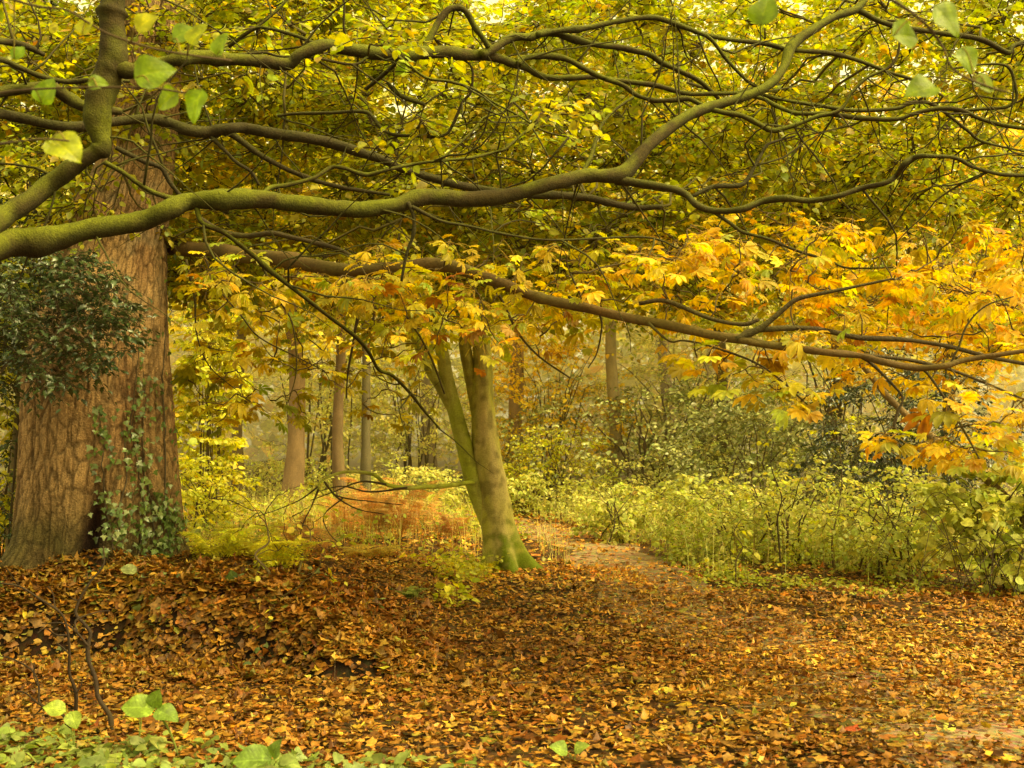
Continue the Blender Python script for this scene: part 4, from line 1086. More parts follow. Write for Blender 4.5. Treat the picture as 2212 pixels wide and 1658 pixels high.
# ================================================================== 5. SHRUBS
def shrub(px, py_top, d, wpx, label, palette, n, leaf, mat, name='shrub', tmpl=(ROUND2, SMALL), stems=9, up=.5, depth=None, cat='shrub', holes=.46, col=(.09, .065, .035), base=0, npl=8, hang=.25, group=None, bare=.0, flat=.6, zlow=None, rdx=0.0):
    x0, z0 = float(P(px, YH, d)[0]), 0
    z0 = float(hgt(x0, d)) + base
    ztop = float(P(px, py_top, d)[2]); hw = wpx / F * d / 2; dp = depth or hw * .8
    t = thing(name, (x0, d, z0), label, cat, group)
    m = n * 5
    u = nrm(rng.normal(0, 1, (m, 3))) * (rng.uniform(0, 1, (m, 1)) ** .33)
    tg = np.stack([x0 + u[:, 0] * hw, d + u[:, 1] * dp, (z0 if zlow is None else float(P(px, zlow, d)[2])) * (.5 - .5 * u[:, 2]) + ztop * (.5 + .5 * u[:, 2])], -1)
    g = fbm(tg * (2.2 / max(hw, .6)) + px, 2, 7)
    tg = tg[(g > holes) & (tg[:, 2] > z0 + .04)][:n]
    K = 7
    tt = np.linspace(0, 1, K)
    th_ = rng.uniform(0, 2 * math.pi, stems); rad = rng.uniform(.2, .75, stems)
    ends = np.stack([x0 + np.cos(th_) * hw * rad, d + np.sin(th_) * dp * rad, z0 + (ztop - z0) * rng.uniform(.6, .92, stems)], -1)
    st = np.array([x0, d, z0 - .05]) + np.c_[rng.normal(0, .06 + .1 * hw, (stems, 2)), np.zeros(stems)]
    st[:, 0] += rdx
    st[:, 2] = hgt(st[:, 0], st[:, 1]) - .03 if base == 0 else st[:, 2]
    sp = st[:, None] * (1 - tt[None, :, None]) + ends[:, None] * tt[None, :, None]
    sp[:, :, 2] += .18 * (ztop - z0) * np.sin(tt * math.pi)[None]
    sp += rng.normal(0, .025 * hw, sp.shape) * (tt > 0)[None, :, None]
    mbs = MB()
    tubes(mbs, sp, (.007 + .006 * hw) * (1.15 - tt)[None] * np.ones((stems, 1)), 5, brown_col(col, .3, .2), 0)
    mbs.build('stem', M_TWIG, t)
    mb = crown_from(sp[:, 1:].reshape(-1, 3), tg, leaf, palette[0], palette[1], per=3, Ln=(.16 * max(hw, .9), .36 * max(hw, .9)), npl=npl, tmpl=tmpl, r0=.002, rk=.002, bcol=col, along=.8, droop=hang, flat=flat, tw=.002)
    mb.build('foliage', [M_TWIG, mat], t)
    return t


HOL = ([(.04, .07, .025), (.06, .095, .03), (.09, .12, .045), (.03, .045, .02)], [25, 25, 20, 14])
HOL2 = ([(.30, .34, .12), (.38, .41, .15), (.24, .28, .10), (.50, .48, .17)], [25, 25, 15, 8])  # grey-green holly, lightened with middle-distance haze painted into the colour
YG = ([(.54, .54, .05), (.66, .60, .06), (.42, .46, .05), (.70, .52, .05)], [28, 24, 20, 8])
BRA = ([(.36, .41, .08), (.46, .49, .10), (.54, .54, .15), (.58, .48, .07), (.5, .3, .06)], [26, 26, 16, 10, 4])
DRY = ([(.56, .58, .14), (.66, .62, .2), (.46, .52, .13), (.66, .5, .16)], [22, 18, 22, 8])
BRB = ([(.54, .60, .16), (.64, .66, .20), (.70, .68, .24), (.72, .60, .16), (.64, .44, .14)], [26, 26, 16, 10, 4])  # paler bramble colours for the far clearing, haze painted in
YEW = ([(.03, .045, .016), (.05, .07, .024), (.024, .035, .014)], [1, 1, 1])

shrub(60, 520, 8.8, 480, 'dark glossy holly at left in front of the massive trunk', HOL, 230, .05, M_HOLLY, 'holly_bush', (HOLLY,), 4, cat='holly', holes=.44, npl=7, zlow=850, rdx=-1.1)
shrub(60, -60, 12.5, 420, 'tall dark holly behind the upright mossy stem at upper left', HOL, 260, .055, M_HOLLY, 'holly_tree', (HOLLY,), 7, cat='holly', holes=.36, npl=9)
shrub(22, 860, 13.6, 180, 'bright yellow-green bush at the left edge behind the massive trunk', YG, 90, .08, M_HERB)
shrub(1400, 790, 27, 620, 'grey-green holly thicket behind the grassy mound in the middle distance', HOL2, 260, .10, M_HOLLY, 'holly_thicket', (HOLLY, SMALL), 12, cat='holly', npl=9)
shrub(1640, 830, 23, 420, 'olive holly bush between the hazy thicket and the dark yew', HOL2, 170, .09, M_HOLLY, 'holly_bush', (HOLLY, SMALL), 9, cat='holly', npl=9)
shrub(1950, 740, 17.5, 460, 'dark shadowy yew behind the leaning dead pole at right', YEW, 260, .075, M_HOLLY, 'yew_bush', (LANCE,), 8, cat='yew', npl=12, holes=.3)
shrub(1210, 920, 26, 300, 'lime-green bramble mound directly right of the leaning trunk', YG, 110, .07, M_HERB, 'bramble_bush')
shrub(1450, 950, 25, 400, 'fresh green mound in the sunny clearing below the holly thicket', BRB, 110, .07, M_HERB, 'bramble_bush')
shrub(1120, 1020, 25, 150, 'low green bush close behind the leaning trunk by the path bend', BRB, 70, .07, M_HERB, 'bramble_bush')
shrub(1700, 990, 15.5, 380, 'green and yellow bramble bush beneath the dark yew', BRA, 95, .06, M_HERB, 'bramble_bush')
shrub(1930, 1010, 14, 380, 'pale green bramble bush in front of the yew at right', BRA, 110, .06, M_HERB, 'bramble_bush')
shrub(1330, 1030, 19, 240, 'green bramble clump at the far edge of the path', BRA, 60, .07, M_HERB, 'bramble_bush')
shrub(1560, 1010, 16.8, 300, 'loose green bramble clump in the grass left of the yellow-green one', BRA, 75, .065, M_HERB, 'bramble_bush')
shrub(2170, 930, 12.6, 330, 'leafy pale green bush filling the right edge', BRA, 85, .105, M_HERB, 'hazel_bush', (ROUND, IVY, ROUND2), cat='hazel')
shrub(560, 980, 26, 420, 'pale tangled bush below the reddish back trunk at left', DRY, 170, .07, M_HERB, 'bramble_bush')
shrub(880, 990, 25, 260, 'dull green bush left of the leaning trunk behind the bracken', BRB, 100, .07, M_HERB, 'bramble_bush')
shrub(450, 980, 17, 200, 'thin yellowish bush close to the right of the massive trunk', YG, 80, .06, M_HERB)
shrub(980, 1010, 28, 260, 'grey-green low bush where the path bends out of sight', HOL2, 80, .08, M_HERB, 'bramble_bush')

for q in ((450, 620, 19, 170, 'thin yellow understory hazel just right of the massive trunk', YG, 'hazel_bush'), (690, 640, 29, 420, 'pale tangled hazel behind the stout reddish trunk', PALE, 'hazel_bush'),
          (900, 660, 29.5, 380, 'pale hazel filling the gap left behind the leaning trunk', PALE, 'hazel_bush'), (1190, 690, 29, 360, 'orange-leaved bush right behind the leaning trunk', ORA, 'beech_bush'), (1500, 660, 30, 520, 'pale tangled hazel high behind the holly thicket', PALE, 'hazel_bush'), (1800, 600, 26, 520, 'grey-green hazel high behind the dark yew', DRY, 'hazel_bush')):
    shrub(q[0], q[1], q[2], q[3], q[4], q[5], 200, .085, M_FAR, q[6], (SMALL, ROUND2), 16, cat='bush', holes=.42)

# bare arching bramble canes at the right edge
cn = thing('bramble_canes', tuple(ground_pt(2190, 1290)), 'tangle of bare dark arching bramble stems at the right edge', 'bramble')
mb = MB()
g0 = ground_pt(2190, 1290)
for k in range(34):
    a = np.array([g0[0] + rng.normal(.1, .28), g0[1] + rng.normal(0, .35), 0]); a[2] = hgt(a[0], a[1])
    ex = a + np.array([rng.normal(-.35, .55), rng.normal(-.1, .35), rng.uniform(.02, .75)])
    md = (a + ex) / 2 + np.array([rng.normal(0, .1), 0, rng.uniform(.3, .75)])
    q, r = spline([a, md, ex, ex + (ex - md) * .4 + np.array([0, 0, -.12])], [.005, .004, .003, .0015], 8)
    tubes(mb, q[None], r[None], 5, (.06, .045, .025), 0)
mb.build('stem', M_TWIG, cn)

# leaning dead pole at right
pl = thing('dead_pole', tuple(ground_pt(2180, 1130)), 'bare dead brown pole slanting down to the right through the yew', 'dead tree')
p, r = limb_pts([(1838, 760, 13, 13.8), (1882, 812, 15, 13.6), (1915, 854, 16, 13.5), (1976, 912, 17, 13.4), (2022, 950, 18, 13.2), (2069, 986, 19, 13.1), (2106, 1014, 19, 13.0), (2180, 1080, 20, 12.8), (2260, 1170, 22, 12.6), (2340, 1290, 22, 12.5)])
limb('trunk', p, r, M_DARK, brown_col((.24, .165, .08), .4, .2), pl, 10, .35, 5)
p, r = limb_pts([(1940, 880, 7, 13.4), (1930, 930, 5, 13.3), (1945, 980, 4, 13.3)])
limb('branch', p, r, M_DARK, brown_col((.1, .07, .035), .4, .2), pl, 6, .3, 6)

# ================================================================== 6. IVY ON THE BIG TRUNK
iv = thing('ivy', tuple(ground_pt(300, 1225)), 'dark green ivy climbing the right half of the massive trunk', 'ivy')
mb = MB(); mbs = MB()
paths = [[(270, 1200), (262, 1120), (276, 1040), (268, 960), (285, 880), (292, 800), (300, 720)], [(330, 1200), (335, 1120), (322, 1040), (318, 960), (325, 880), (318, 800)], [(250, 1190), (235, 1100), (225, 1010), (232, 940), (222, 880)], [(365, 1195), (356, 1100), (352, 1000), (350, 900), (346, 800), (345, 700), (348, 600), (350, 500)], [(300, 1210), (300, 1150), (310, 1090), (300, 1010), (290, 930), (305, 860)], [(345, 1205), (365, 1150), (360, 1080)]]
lp, ln_, = [], []
for pa in paths:
    q = np.array(pa, float); t_ = np.linspace(0, 1, 40)
    ax = np.interp(t_, np.linspace(0, 1, len(q)), q[:, 0]) + np.cumsum(rng.normal(0, 1.2, 40)); ay = np.interp(t_, np.linspace(0, 1, len(q)), q[:, 1])
    vv, nn = zip(*[trunk_front(a_, b_) for a_, b_ in zip(ax, ay)])
    vv = np.array(vv); nn = np.array(nn)
    tubes(mbs, (vv + nn * .012)[None], np.linspace(.009, .003, 40)[None], 5, (.10, .075, .045), 0)
    for rep in range(4):
        for a_, b_ in zip(ax + rng.normal(0, 15, 40), ay + rng.normal(0, 12, 40)):
            low_ = .8 if b_ > 1060 else .5 if 820 < b_ < 1010 else .2
            if rng.uniform() < low_:
                v, n_ = trunk_front(a_, b_); lp.append(v); ln_.append(n_)
lp = np.array(lp); ln_ = np.array(ln_); n = len(lp)
fw = np.array([0, 0, -1.0]) + rng.normal(0, .5, (n, 3)); up = ln_ + rng.normal(0, .35, (n, 3)) + np.array([0, 0, .4])
inst(mb, IVY, lp + ln_ * rng.uniform(.025, .09, (n, 1)), fw, up, rng.uniform(.04, .08, n), pal([(.09, .145, .03), (.13, .19, .05), (.2, .25, .1), (.06, .09, .025)], [3, 3, 3, 1], n, .2))
mbs.build('stem', M_TWIG, iv); mb.build('foliage', M_HOLLY, iv)

# leafy fringe of ivy on the right edge higher up is part of the same plant
# ================================================================== 7. UNDERGROWTH (uncountable)
def herbs(mb, x, y, hmin, hmax, leaf, palette, nl=9, spread=.14, tmpl=(SMALL, ROUND2), stemcol=(.12, .10, .03), r=.0022):
    n = len(x); z = hgt(x, y)
    H = rng.uniform(hmin, hmax, n)
    K = 4; t = np.linspace(0, 1, K)
    ln = rng.normal(0, .25, (n, 2)) * H[:, None]
    pts = np.stack([x[:, None] + ln[:, :1] * t ** 1.6, y[:, None] + ln[:, 1:] * t ** 1.6, z[:, None] - .01 + H[:, None] * t], -1)
    tubes(mb, pts, np.full((n, K), r) * (1.2 - t), 3, stemcol, 0)
    u = rng.uniform(.15, 1, (n, nl)); f = u * (K - 1); i0 = np.clip(np.floor(f).astype(int), 0, K - 2); fr = (f - i0)[..., None]
    ar = np.arange(n)[:, None]
    b = pts[ar, i0] * (1 - fr) + pts[ar, i0 + 1] * fr
    th_ = rng.uniform(0, 2 * math.pi, (n, nl))
    fw = np.stack([np.cos(th_), np.sin(th_), rng.normal(.05, .35, (n, nl))], -1)
    pos = b + fw * spread * rng.uniform(0, 1, (n, nl, 1)) * np.array([1, 1, .3])
    up = np.array([0, 0, 1.0]) + rng.normal(0, .5, (n, nl, 3))
    s = leaf * np.exp(rng.normal(0, .3, n * nl))
    c = pal(palette[0], palette[1], n * nl, .22)
    g = np.repeat(pal(palette[0], palette[1], n, .15), nl, 0); c = .5 * c + .5 * g
    ti = rng.integers(0, len(tmpl), n * nl)
    for k in range(len(tmpl)):
        q = ti == k
        inst(mb, tmpl[k], pos.reshape(-1, 3)[q], fw.reshape(-1, 3)[q], up.reshape(-1, 3)[q], s[q], c[q], None, 1)


def grass(mb, x, y, hmin, hmax, palette, wd=.004, lean=.35):
    n = len(x); z = hgt(x, y); H = rng.uniform(hmin, hmax, n)
    th_ = rng.uniform(0, 2 * math.pi, n); dv = np.stack([np.cos(th_), np.sin(th_)], -1)
    sv = np.stack([-dv[:, 1], dv[:, 0]], -1)
    K = 4; t = np.linspace(0, 1, K)
    b = np.abs(rng.normal(0, lean, n))
    cen = np.stack([x[:, None] + dv[:, :1] * (H * b)[:, None] * t ** 2, y[:, None] + dv[:, 1:] * (H * b)[:, None] * t ** 2, z[:, None] - .01 + H[:, None] * t * (1 - .25 * b[:, None] * t)], -1)
    wv = np.concatenate([sv, np.zeros((n, 1))], 1)[:, None] * (wd * (1.05 - t))[None, :, None] * rng.uniform(.7, 1.5, (n, 1, 1))
    V = np.stack([cen - wv, cen + wv], 2).reshape(n, -1, 3)
    fs = []
    for k in range(K - 1):
        a_ = 2 * k; fs += [(a_, a_ + 1, a_ + 3), (a_, a_ + 3, a_ + 2)]
    fs = np.array(fs)
    c = np.repeat(pal(palette[0], palette[1], n, .2), 2 * K, 0)
    mb.add(V.reshape(-1, 3), (fs[None] + (np.arange(n) * 2 * K)[:, None, None]).reshape(-1, 3), c, 1)


def region(n, y0, y1, test, margin=.8):
    x, y = scatter(n, y0, y1, margin)
    k = test(x, y); return x[k], y[k]


clump = lambda x, y, s, f=.9: fbm(p3(x * f, y * f), 2, s)
GR = ([(.64, .64, .18), (.72, .67, .24), (.76, .64, .3), (.54, .57, .15), (.7, .5, .2)], [25, 20, 14, 20, 6])
HB = ([(.36, .41, .05), (.46, .48, .07), (.56, .52, .08), (.24, .31, .05), (.55, .38, .08)], [26, 22, 12, 22, 7])
edge_y = lambda x: 13.3 - .13 * (x - 1.5) - 0.9 * (fbm(p3(x * 1.1, 0 * x + 3), 2, 190) - .5)
right_v = lambda x, y: (x > 1.35 + np.clip(16 - y, 0, 3) * .05 + .5 * (clump(x, y, 191) - .5)) & (y > edge_y(x)) & (path_dist(x, y) > .65)
mb = MB()
x, y = region(7000, 11.5, 17, right_v); k = clump(x, y, 192) > .36
rise_ = np.clip((y[k] - edge_y(x[k])) / 3.2, 0, 1); herbs(mb, x[k], y[k], .05 + .1 * rise_, .16 + .75 * rise_, .055, HB, 9)
x, y = region(4600, 15.5, 26, lambda x, y: (x > .8) & (path_dist(x, y) > .8) & (clump(x, y, 212, .6) > .45)); herbs(mb, x, y, .15, .9, .065, DRY, 11, .26, (SMALL, ROUND2), (.34, .30, .10), .0014)
x, y = region(2600, 10.5, 16, lambda x, y: (x > 1.0) & (y > edge_y(x) - 1.5 * clump(x, y, 220, 1.3)) & (y < edge_y(x) + .4) & (path_dist(x, y) > .5)); herbs(mb, x, y, .03, .16, .05, HB, 5, .08)
tag(mb.build('undergrowth', [M_TWIG, M_HERB]), 'yellow-green nettles and brambles covering the right-hand verge', 'undergrowth', kind='stuff')
mb = MB()
x, y = region(5200, 11.5, 24, lambda x, y: right_v(x, y) & (clump(x, y, 193) > .42)); grass(mb, x, y, .25, .95, GR)
x, y = region(15000, 15.2, 27, lambda x, y: (x < -.2) & (path_dist(x, y) > .95) & (clump(x, y, 194) > .4) & (x > -7)); grass(mb, x, y, .2, .35 + .8 * clump(x, y, 213, .6), GR, .0034, .6)
x, y = region(9000, 15.5, 27, lambda x, y: (x > .4) & (path_dist(x, y) > .75) & (clump(x, y, 210, .5) > .36)); grass(mb, x, y, .25, .5 + .8 * clump(x, y, 211, .4), GR, .004, .65)
x, y = region(1500, 11.8, 20, right_v); grass(mb, x, y, .4, 1.35, ([(.22, .13, .05), (.34, .22, .09), (.14, .09, .04)], [3, 2, 2]), .0032, .3)
tag(mb.build('grass', [M_TWIG, M_HERB]), 'tall thin pale grass standing in the clearing and along the verge', 'grass', kind='stuff')
mb = MB()
leftv = lambda x, y: (x < -.5 + .1 * (y - 11)) & (path_dist(x, y) > .7) & (y > 10.6 + .9 * clump(x, y, 195)) & (x > -4.6)
x, y = region(3600, 10.4, 15, lambda x, y: leftv(x, y) & (clump(x, y, 196, .8) > .43)); herbs(mb, x, y, .06, .3, .06, YG, 8, .1)
x, y = region(5200, 15, 26, lambda x, y: leftv(x, y) & (clump(x, y, 197, .6) > .4)); herbs(mb, x, y, .15, .6, .065, HB, 8)
tag(mb.build('ground_cover', [M_TWIG, M_HERB]), 'bright lime-green low plants growing through leaves in the left clearing', 'ground cover', kind='stuff')
mb = MB()
fg = lambda x, y: (x < -.1 - .2 * (y - 5)) & (y < 6.35 - .28 * (x + 2.6) - .25 * clump(x, y, 198, 2))
x, y = scatter(2600, 4.5, 6.7, .5); k = fg(x, y); herbs(mb, x[k], y[k], .03, .13, .06, ([(.16, .22, .05), (.24, .30, .07), (.30, .36, .14), (.36, .42, .07), (.4, .4, .1)], [24, 24, 16, 12, 4]), 4, .06, (ROUND, IVY, ROUND2))
x, y = scatter(1500, 5.0, 6.2, .5); k = (x < 1.2) & (y < 5.9 - .12 * (x + 2)) & (clump(x, y, 199, 2.5) > .5); herbs(mb, x[k], y[k], .03, .1, .05, ([(.16, .22, .04), (.24, .30, .06), (.33, .38, .14)], [2, 2, 1]), 3, .05, (ROUND, IVY))
tag(mb.build('ground_ivy', [M_TWIG, M_HERB]), 'green ivy and herb leaves carpeting the bottom left corner', 'ground cover', kind='stuff')
# ivy and seedlings straggling over the bank face
mb = MB()
x = rng.uniform(-4.3, -.7, 520); y = 8.4 + rng.uniform(-.1, .9, 520) - .1 * (x + 3)
k = clump(x, y, 201, 2.2) > .5; herbs(mb, x[k], y[k], .02, .1, .045, ([(.08, .13, .05), (.16, .22, .07), (.24, .30, .1)], [3, 3, 2]), 3, .06, (IVY, ROUND2))
tag(mb.build('bank_ivy', [M_TWIG, M_HERB]), 'small dark ivy leaves straggling over the earth bank', 'ground cover', kind='stuff')

# ================================================================== 8. FERNS AND BRACKEN
def frond(mb, base, dirv, L, c, upz, rise=.7):
    K = 12; t = np.linspace(0, 1, K)
    h = np.array([dirv[0], dirv[1], 0.]); s = np.array([-dirv[1], dirv[0], 0.])
    pts = base + h[None] * (L * (t * .75))[:, None] + np.array([0, 0, 1.]) * (L * rise * (t - .62 * t ** 2))[:, None]
    tubes(mb, pts[None], np.linspace(.004, .0012, K)[None], 4, c * .6, 0)
    tt = np.linspace(.16, .99, 22); P0 = np.stack([np.interp(tt, t, pts[:, i]) for i in range(3)], -1)
    w = np.sin(np.clip(tt * 1.15, 0, 1) ** .8 * math.pi) * .9 + .12
    w = (1 - tt) ** .75 * .42 * L + .015
    for sg in (1, -1):
        n = len(tt)
        fw = s[None] * sg + h[None] * .45 + np.array([0, 0, -.12]) + rng.normal(0, .1, (n, 3))
        up = np.array([0, 0, 1.0]) + rng.normal(0, .2, (n, 3)) + upz * .3
        inst(mb, PINNA, P0, fw, up, w, pal([c], [1], n, .15), None, 1)


def pinna():
    v = [(0, 0, 0)]; f = []
    n = 5
    V, Fc, E = [], [], []
    k = 0
    for i in range(n):
        t = (i + .5) / n
        for sg in (1, -1):
            l = .27 * (1 - t) + .05
            q = np.array([(0, t - .085, 0), (0, t + .085, 0), (sg * l, t + .06, -.03)])
            V.append(q); Fc.append(np.array([[0, 1, 2]]) + k); E.append([0, 0, 1]); k += 3
    q = np.array([(-.012, 0, 0), (.012, 0, 0), (0, 1.02, -.05)]); V.append(q); Fc.append(np.array([[0, 1, 2]]) + k); E.append([0, 0, 0])
    return np.vstack(V), np.vstack(Fc), np.concatenate(E)


PINNA = pinna()


def fern(px, py, L, c, label, nf=7, rise=1.2, name='fern', group=None, cat='fern'):
    g = ground_pt(px, py); g = np.array([g[0], g[1], hgt(g[0], g[1])])
    t = thing(name, tuple(g), label, cat, group)
    mb = MB()
    for k in range(nf):
        a = k / nf * 2 * math.pi + rng.uniform(-.3, .3)
        frond(mb, g + np.array([0, 0, .0]), np.array([math.cos(a), math.sin(a)]), L * rng.uniform(.75, 1.15), np.array(c) * rng.uniform(.8, 1.2), np.array([0, -1, 0.]), rise * rng.uniform(.8, 1.3))
    mb.build('frond', [M_TWIG, M_HERB], t)


fern(470, 1215, .55, (.52, .50, .03), 'lime-yellow fern at the right foot of the massive trunk')
fern(600, 1235, .5, (.56, .52, .03), 'lime-yellow fern in the clearing just behind the bank crest')
fern(545, 1210, .45, (.52, .46, .04), 'small yellow fern between the two lime-yellow ferns')
fern(800, 1205, .6, (.60, .46, .07), 'straw-yellow fern midway between bank and leaning trunk', 6, .55)
fern(440, 1120, .7, (.56, .25, .035), 'orange-brown fern standing beside the thin mossy stem', 6, 1.1)
fern(870, 1292, .3, (.22, .26, .05), 'low green fern at the right end of the bank', 6, .6)
for k, (x_, y_, L_) in enumerate(((770, 1150, .8), (800, 1165, .8), (835, 1150, .9), (865, 1165, .75), (905, 1150, .7), (820, 1135, .95), (745, 1160, .6), (950, 1165, .5), (985, 1170, .45), (640, 1190, .5), (690, 1200, .5), (880, 1140, .7))):
    fern(x_, y_, L_, [(.50, .27, .06), (.58, .38, .12), (.44, .21, .05)][k % 3], 'rusty dead bracken in the patch left of the leaning trunk', 5, 1.9, 'bracken', 'rusty bracken plants left of the leaning tree', 'bracken')
mb = MB()
x, y = region(2600, 15, 22, lambda x, y: (np.abs((x / y * F + CX) - 800) < 190) & (clump(x, y, 205) > .4)); grass(mb, x, y, .3, 1.0, ([(.58, .30, .08), (.66, .44, .14), (.50, .24, .05)], [3, 2, 2]), .0038, .5)
tag(mb.build('dead_bracken_stems', [M_TWIG, M_HERB]), 'thin rusty upright stems among the bracken', 'bracken stems', kind='stuff')

# ================================================================== 9. SMALL FOREGROUND THINGS
ds = thing('dead_shrub', tuple(P(225, 1600, 6.3) * [1, 1, 0] + [0, 0, float(hgt(-2.2, 6.3))]), 'leafless twisted dark twiggy shrub standing in front of the bank at left', 'shrub')
U = lambda pts: [(0.349 * a_, 1158 + .349 * b_, w_) for a_, b_, w_ in pts]
DS = [[(700, 1290, 16), (690, 1200, 15), (680, 1110, 14), (610, 1000, 13), (590, 880, 13), (550, 770, 11), (545, 680, 11), (560, 600, 9), (520, 540, 9), (470, 480, 8), (490, 400, 7), (560, 280, 6), (640, 180, 5), (640, 60, 3)],
      [(540, 1290, 12), (500, 1230, 11), (470, 1130, 10), (470, 970, 10), (430, 850, 8), (430, 730, 8), (420, 600, 7), (380, 480, 7), (250, 390, 6), (120, 310, 5), (0, 290, 4)],
      [(500, 1230, 9), (360, 1080, 8), (250, 1040, 7), (240, 930, 6), (200, 830, 5), (80, 760, 4), (0, 740, 3)], [(120, 310, 5), (40, 200, 3)], [(545, 680, 7), (480, 600, 6), (400, 540, 5), (260, 540, 3)],
      [(425, 610, 6), (350, 610, 5), (280, 570, 3), (230, 600, 3)], [(480, 600, 6), (470, 520, 6), (600, 470, 4), (680, 460, 2)], [(430, 730, 5), (390, 690, 4), (350, 660, 3)], [(240, 1040, 5), (140, 960, 4), (60, 990, 2)], [(360, 1080, 5), (280, 1060, 4), (210, 1110, 3)],
      [(470, 970, 6), (500, 930, 4), (510, 880, 3)], [(380, 480, 5), (340, 430, 4), (330, 360, 3), (300, 310, 2)], [(240, 930, 4), (210, 870, 3), (215, 790, 2)], [(490, 400, 5), (440, 380, 3), (420, 320, 2)]]
for k, tr in enumerate(DS):
    p, r = limb_pts(U(tr), 6.3 + (.12 if k % 2 else 0), 6.3 + rng.uniform(-.15, .3), 5)
    limb('stem' if k < 3 else 'twig', p, r * .9, M_TWIG, brown_col((.035, .022, .014), .35, .1), ds, 6, .35, k)


def plant(px, py, d, leaves, label, name='seedling', cat='plant', tmpl=ROUND, stem=(.16, .2, .04)):
    """leaves: (dx, dy, size px, angle, colour) about the foot at (px, py)"""
    g = P(px, py, d); g[2] = hgt(g[0], g[1])
    t = thing(name, tuple(g), label, cat)
    for (dx, dy, s, ang, c) in leaves:
        q = P(px + dx, py + dy, d); a = math.radians(ang); L = s / F * d
        fw = np.array([math.cos(a), -.25, math.sin(a)])
        mb = MB(); c = np.array(c)
        inst(mb, BIGV[random.randrange(6)], q[None], fw[None], np.array([[random.uniform(-.3, .4), -.6, .9]]), [L], (c * 1.5)[None], (c * .8)[None], 0)
        mb.build('leaf', M_HERB, t)
        mb = MB(); p_, r_ = spline([g, (g + q) / 2 + np.array([.01, 0, .02]), q], [.0035, .003, .002], 5)
        tubes(mb, p_[None], r_[None], 5, stem, 0); mb.build('stem', M_TWIG, t)


gp = lambda x_, y_: float(ground_pt(x_, y_)[1])
plant(520, 1298, 8.75, [(-6, -10, 58, 105, (.10, .15, .025)), (4, -12, 55, 55, (.11, .16, .025))], 'pair of big dark green heart-shaped leaves on the bank crest', 'broadleaf_seedling')
plant(590, 1340, 8.6, [(-14, -20, 34, 200, (.42, .42, .12)), (0, -22, 42, -20, (.36, .42, .20)), (10, -5, 26, -60, (.26, .30, .12))], 'pale grey-green three-leaved seedling on the bank face', 'broadleaf_seedling')
plant(730, 1410, 8.2, [(0, -20, 40, 60, (.26, .36, .05)), (-8, -14, 34, 160, (.25, .34, .06)), (8, -8, 32, 0, (.34, .38, .16)), (-4, -5, 26, 220, (.2, .28, .05))], 'bright green leafy seedling at the foot of the bank', 'broadleaf_seedling')
plant(632, 1400, 8.4, [(0, -12, 30, 30, (.2, .3, .04)), (-6, -10, 28, 150, (.18, .27, .04)), (0, -4, 24, -60, (.24, .3, .06))], 'small green seedling left of the bright leafy one on the bank', 'broadleaf_seedling')
plant(300, 1240, 8.9, [(-6, -6, 34, 160, (.34, .40, .16)), (12, -4, 30, -45, (.36, .42, .18))], 'pale leaf pair lying at the foot of the massive trunk', 'broadleaf_seedling')
plant(160, 1600, 5.9, [(-20, -65, 46, 160, (.34, .44, .06)), (-8, -62, 38, -60, (.3, .4, .06))], 'two-leaved pale green herb rising beside the dead shrub', 'herb')
plant(390, 1605, 5.8, [(-58, -75, 68, 168, (.22, .33, .04)), (-60, -78, 40, 70, (.15, .23, .03)), (-52, -72, 54, -15, (.18, .28, .04))], 'broad lime-green herb with three large leaves in the left foreground', 'herb')
plant(590, 1690, 5.5, [(-5, -48, 80, 172, (.18, .28, .04)), (10, -48, 60, -20, (.22, .30, .05)), (0, -54, 40, 80, (.14, .21, .03))], 'largest broad green leaves at the bottom edge left of centre', 'herb')
plant(300, 1560, 6.1, [(-4, -28, 28, 190, (.36, .42, .06)), (2, -34, 24, 20, (.32, .4, .06))], 'little yellow-green herb between dead shrub and broad herb', 'herb')
plant(1235, 1640, 5.7, [(-10, -16, 40, 150, (.24, .36, .05)), (6, -20, 34, 30, (.26, .36, .06))], 'green herb alone at the bottom edge near the centre', 'herb')

# single big fallen leaves
def fallen(px, py, s, c, label, tm=0, ang=0, tilt=(0, 0)):
    g = ground_pt(px, py); z = float(hgt(g[0], g[1]))
    mb = MB(); a = math.radians(ang); c = np.array(c)
    inst(mb, LITTER[tm], np.array([[g[0], g[1], z + .045]]), np.array([[math.cos(a), math.sin(a), 0]]), np.array([[tilt[0], tilt[1] - .45, 1.0]]), [s], c[None], (c * .8)[None])
    tag(mb.build('fallen_leaf', M_LITTER), label, 'leaf')


fallen(110, 1622, .17, (.70, .44, .05), 'big golden fallen leaf on the ivy at the bottom left corner', 1, 30)
fallen(2160, 1655, .17, (.72, .40, .03), 'big orange fallen leaf at the bottom right edge', 0, 70)
fallen(1430, 1510, .13, (.55, .50, .06), 'yellow fallen leaf in the middle of the leaf carpet', 4, 10)
fallen(1840, 1595, .12, (.40, .08, .03), 'dark red fallen leaf at the edge of the mud patch', 1, 100)
fallen(2050, 1590, .11, (.46, .46, .06), 'yellow-green fallen leaf on the mud patch', 4, 40)

# sticks on the ground
def stick(tr, label, c=(.09, .06, .035), w=None):
    g = np.array([ground_pt(a_, b_) for a_, b_, _ in tr]); g[:, 2] = hgt(g[:, 0], g[:, 1]) + .035
    p, r = spline(g, [q[2] / F * g[i][1] / 2 for i, q in enumerate(tr)], 8)
    mb = MB(); tubes(mb, p[None], np.maximum(r, .003)[None], 7, brown_col(c, .4, .1), 0, .3)
    tag(mb.build('stick', M_DARK), label, 'stick')


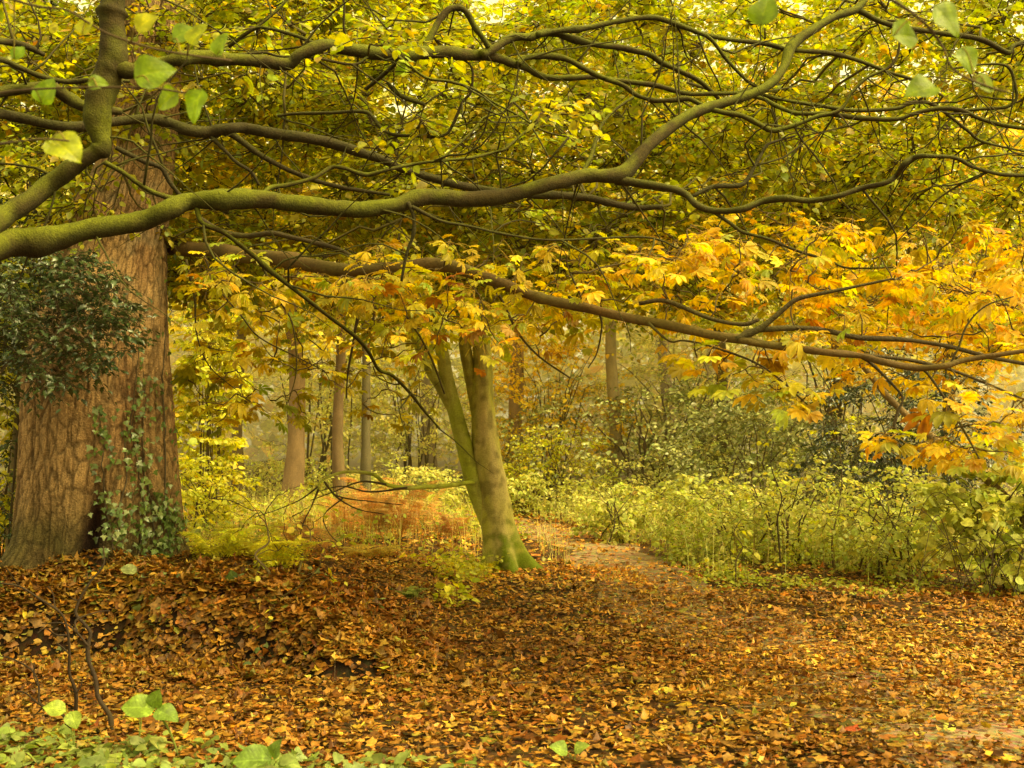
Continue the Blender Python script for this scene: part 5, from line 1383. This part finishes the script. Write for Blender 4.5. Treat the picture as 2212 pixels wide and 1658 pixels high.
stick([(1690, 1282, 8), (1735, 1285, 10), (1790, 1290, 9), (1850, 1296, 6)], 'dark fallen stick along the edge of the right-hand verge', (.03, .022, .014))
stick([(1830, 1545, 6), (1890, 1550, 8), (1960, 1558, 6)], 'tan stick lying across the mud patch', (.22, .16, .07))
stick([(1710, 1400, 5), (1760, 1392, 7), (1830, 1398, 5)], 'grey stick half buried in leaves right of centre', (.16, .12, .06))
stick([(990, 1530, 4), (1040, 1524, 5), (1120, 1528, 4)], 'thin brown stick among leaves in the centre foreground', (.14, .08, .03))
stick([(2020, 1440, 5), (2060, 1425, 8), (2140, 1432, 6)], 'pale broken stick at the right of the leaf carpet', (.32, .24, .10))

# young stems in the clearing
def sapling(px, py, h_px, label, lp_=0, leafy=0, c=(.14, .10, .05)):
    g = ground_pt(px, py); d = float(g[1]); g = np.array([g[0], d, float(hgt(g[0], d))])
    t = thing('sapling', tuple(g), label, 'sapling')
    top = P(px + lp_, py - h_px, d)
    K = 6; tt = np.linspace(0, 1, K)[:, None]
    q = g * (1 - tt) + top * tt; q[1:-1] += rng.normal(0, .03, (K - 2, 3))
    p, r = spline(q, np.linspace(.012, .004, K), 5)
    limb('stem', p, r, M_TWIG, brown_col(c, .3, .3), t, 6, .2, 3)
    mb = crown_from(p[8:], p[rng.integers(8, len(p), 14)] + rng.normal(0, .22, (14, 3)), .055, YG[0], YG[1], per=1, Ln=(.1, .25), npl=3 + leafy, r0=.002, rk=.002, tw=.0015)
    mb.build('foliage', [M_TWIG, M_HERB], t)


sapling(575, 1262, 150, 'thin upright sapling standing behind the bank crest', -4)
sapling(640, 1250, 105, 'short bent sapling right of the upright one behind the bank', 30)
sapling(1690, 1250, 300, 'slender dark sapling in the right-hand verge', -20, 2, (.06, .045, .025))
sapling(1800, 1230, 330, 'tall leafy sapling in front of the dark yew', 25, 4)
sapling(1590, 1262, 140, 'small twiggy sapling at the front of the right-hand verge', 10, 1)

# ================================================================== 10. HAZE IN THE CLEARING
if MIST:
    m, nt, N, L = newmat('haze')
    out = N('ShaderNodeOutputMaterial'); vs = N('ShaderNodeVolumeScatter'); vs.inputs['Density'].default_value = MIST; vs.inputs['Anisotropy'].default_value = .2
    vs.inputs['Color'].default_value = (1, .93, .72, 1); L(vs.outputs[0], out.inputs['Volume'])
    mb = MB(); bx_ = np.array([(x_, y_, z_) for z_ in (-.5, 9) for y_ in (28.2, 80) for x_ in (-45, 45)], float)
    mb.add(bx_, [(0, 2, 1), (1, 2, 3), (4, 5, 6), (5, 7, 6), (0, 1, 4), (1, 5, 4), (2, 6, 3), (3, 6, 7), (0, 4, 2), (2, 4, 6), (1, 3, 5), (3, 7, 5)], (1, 1, 1))
    tag(mb.build('haze', m, smooth=False), 'pale autumn haze hanging in the clearing', kind='structure')
    cy.volume_bounces = 1; cy.volume_max_steps = 16
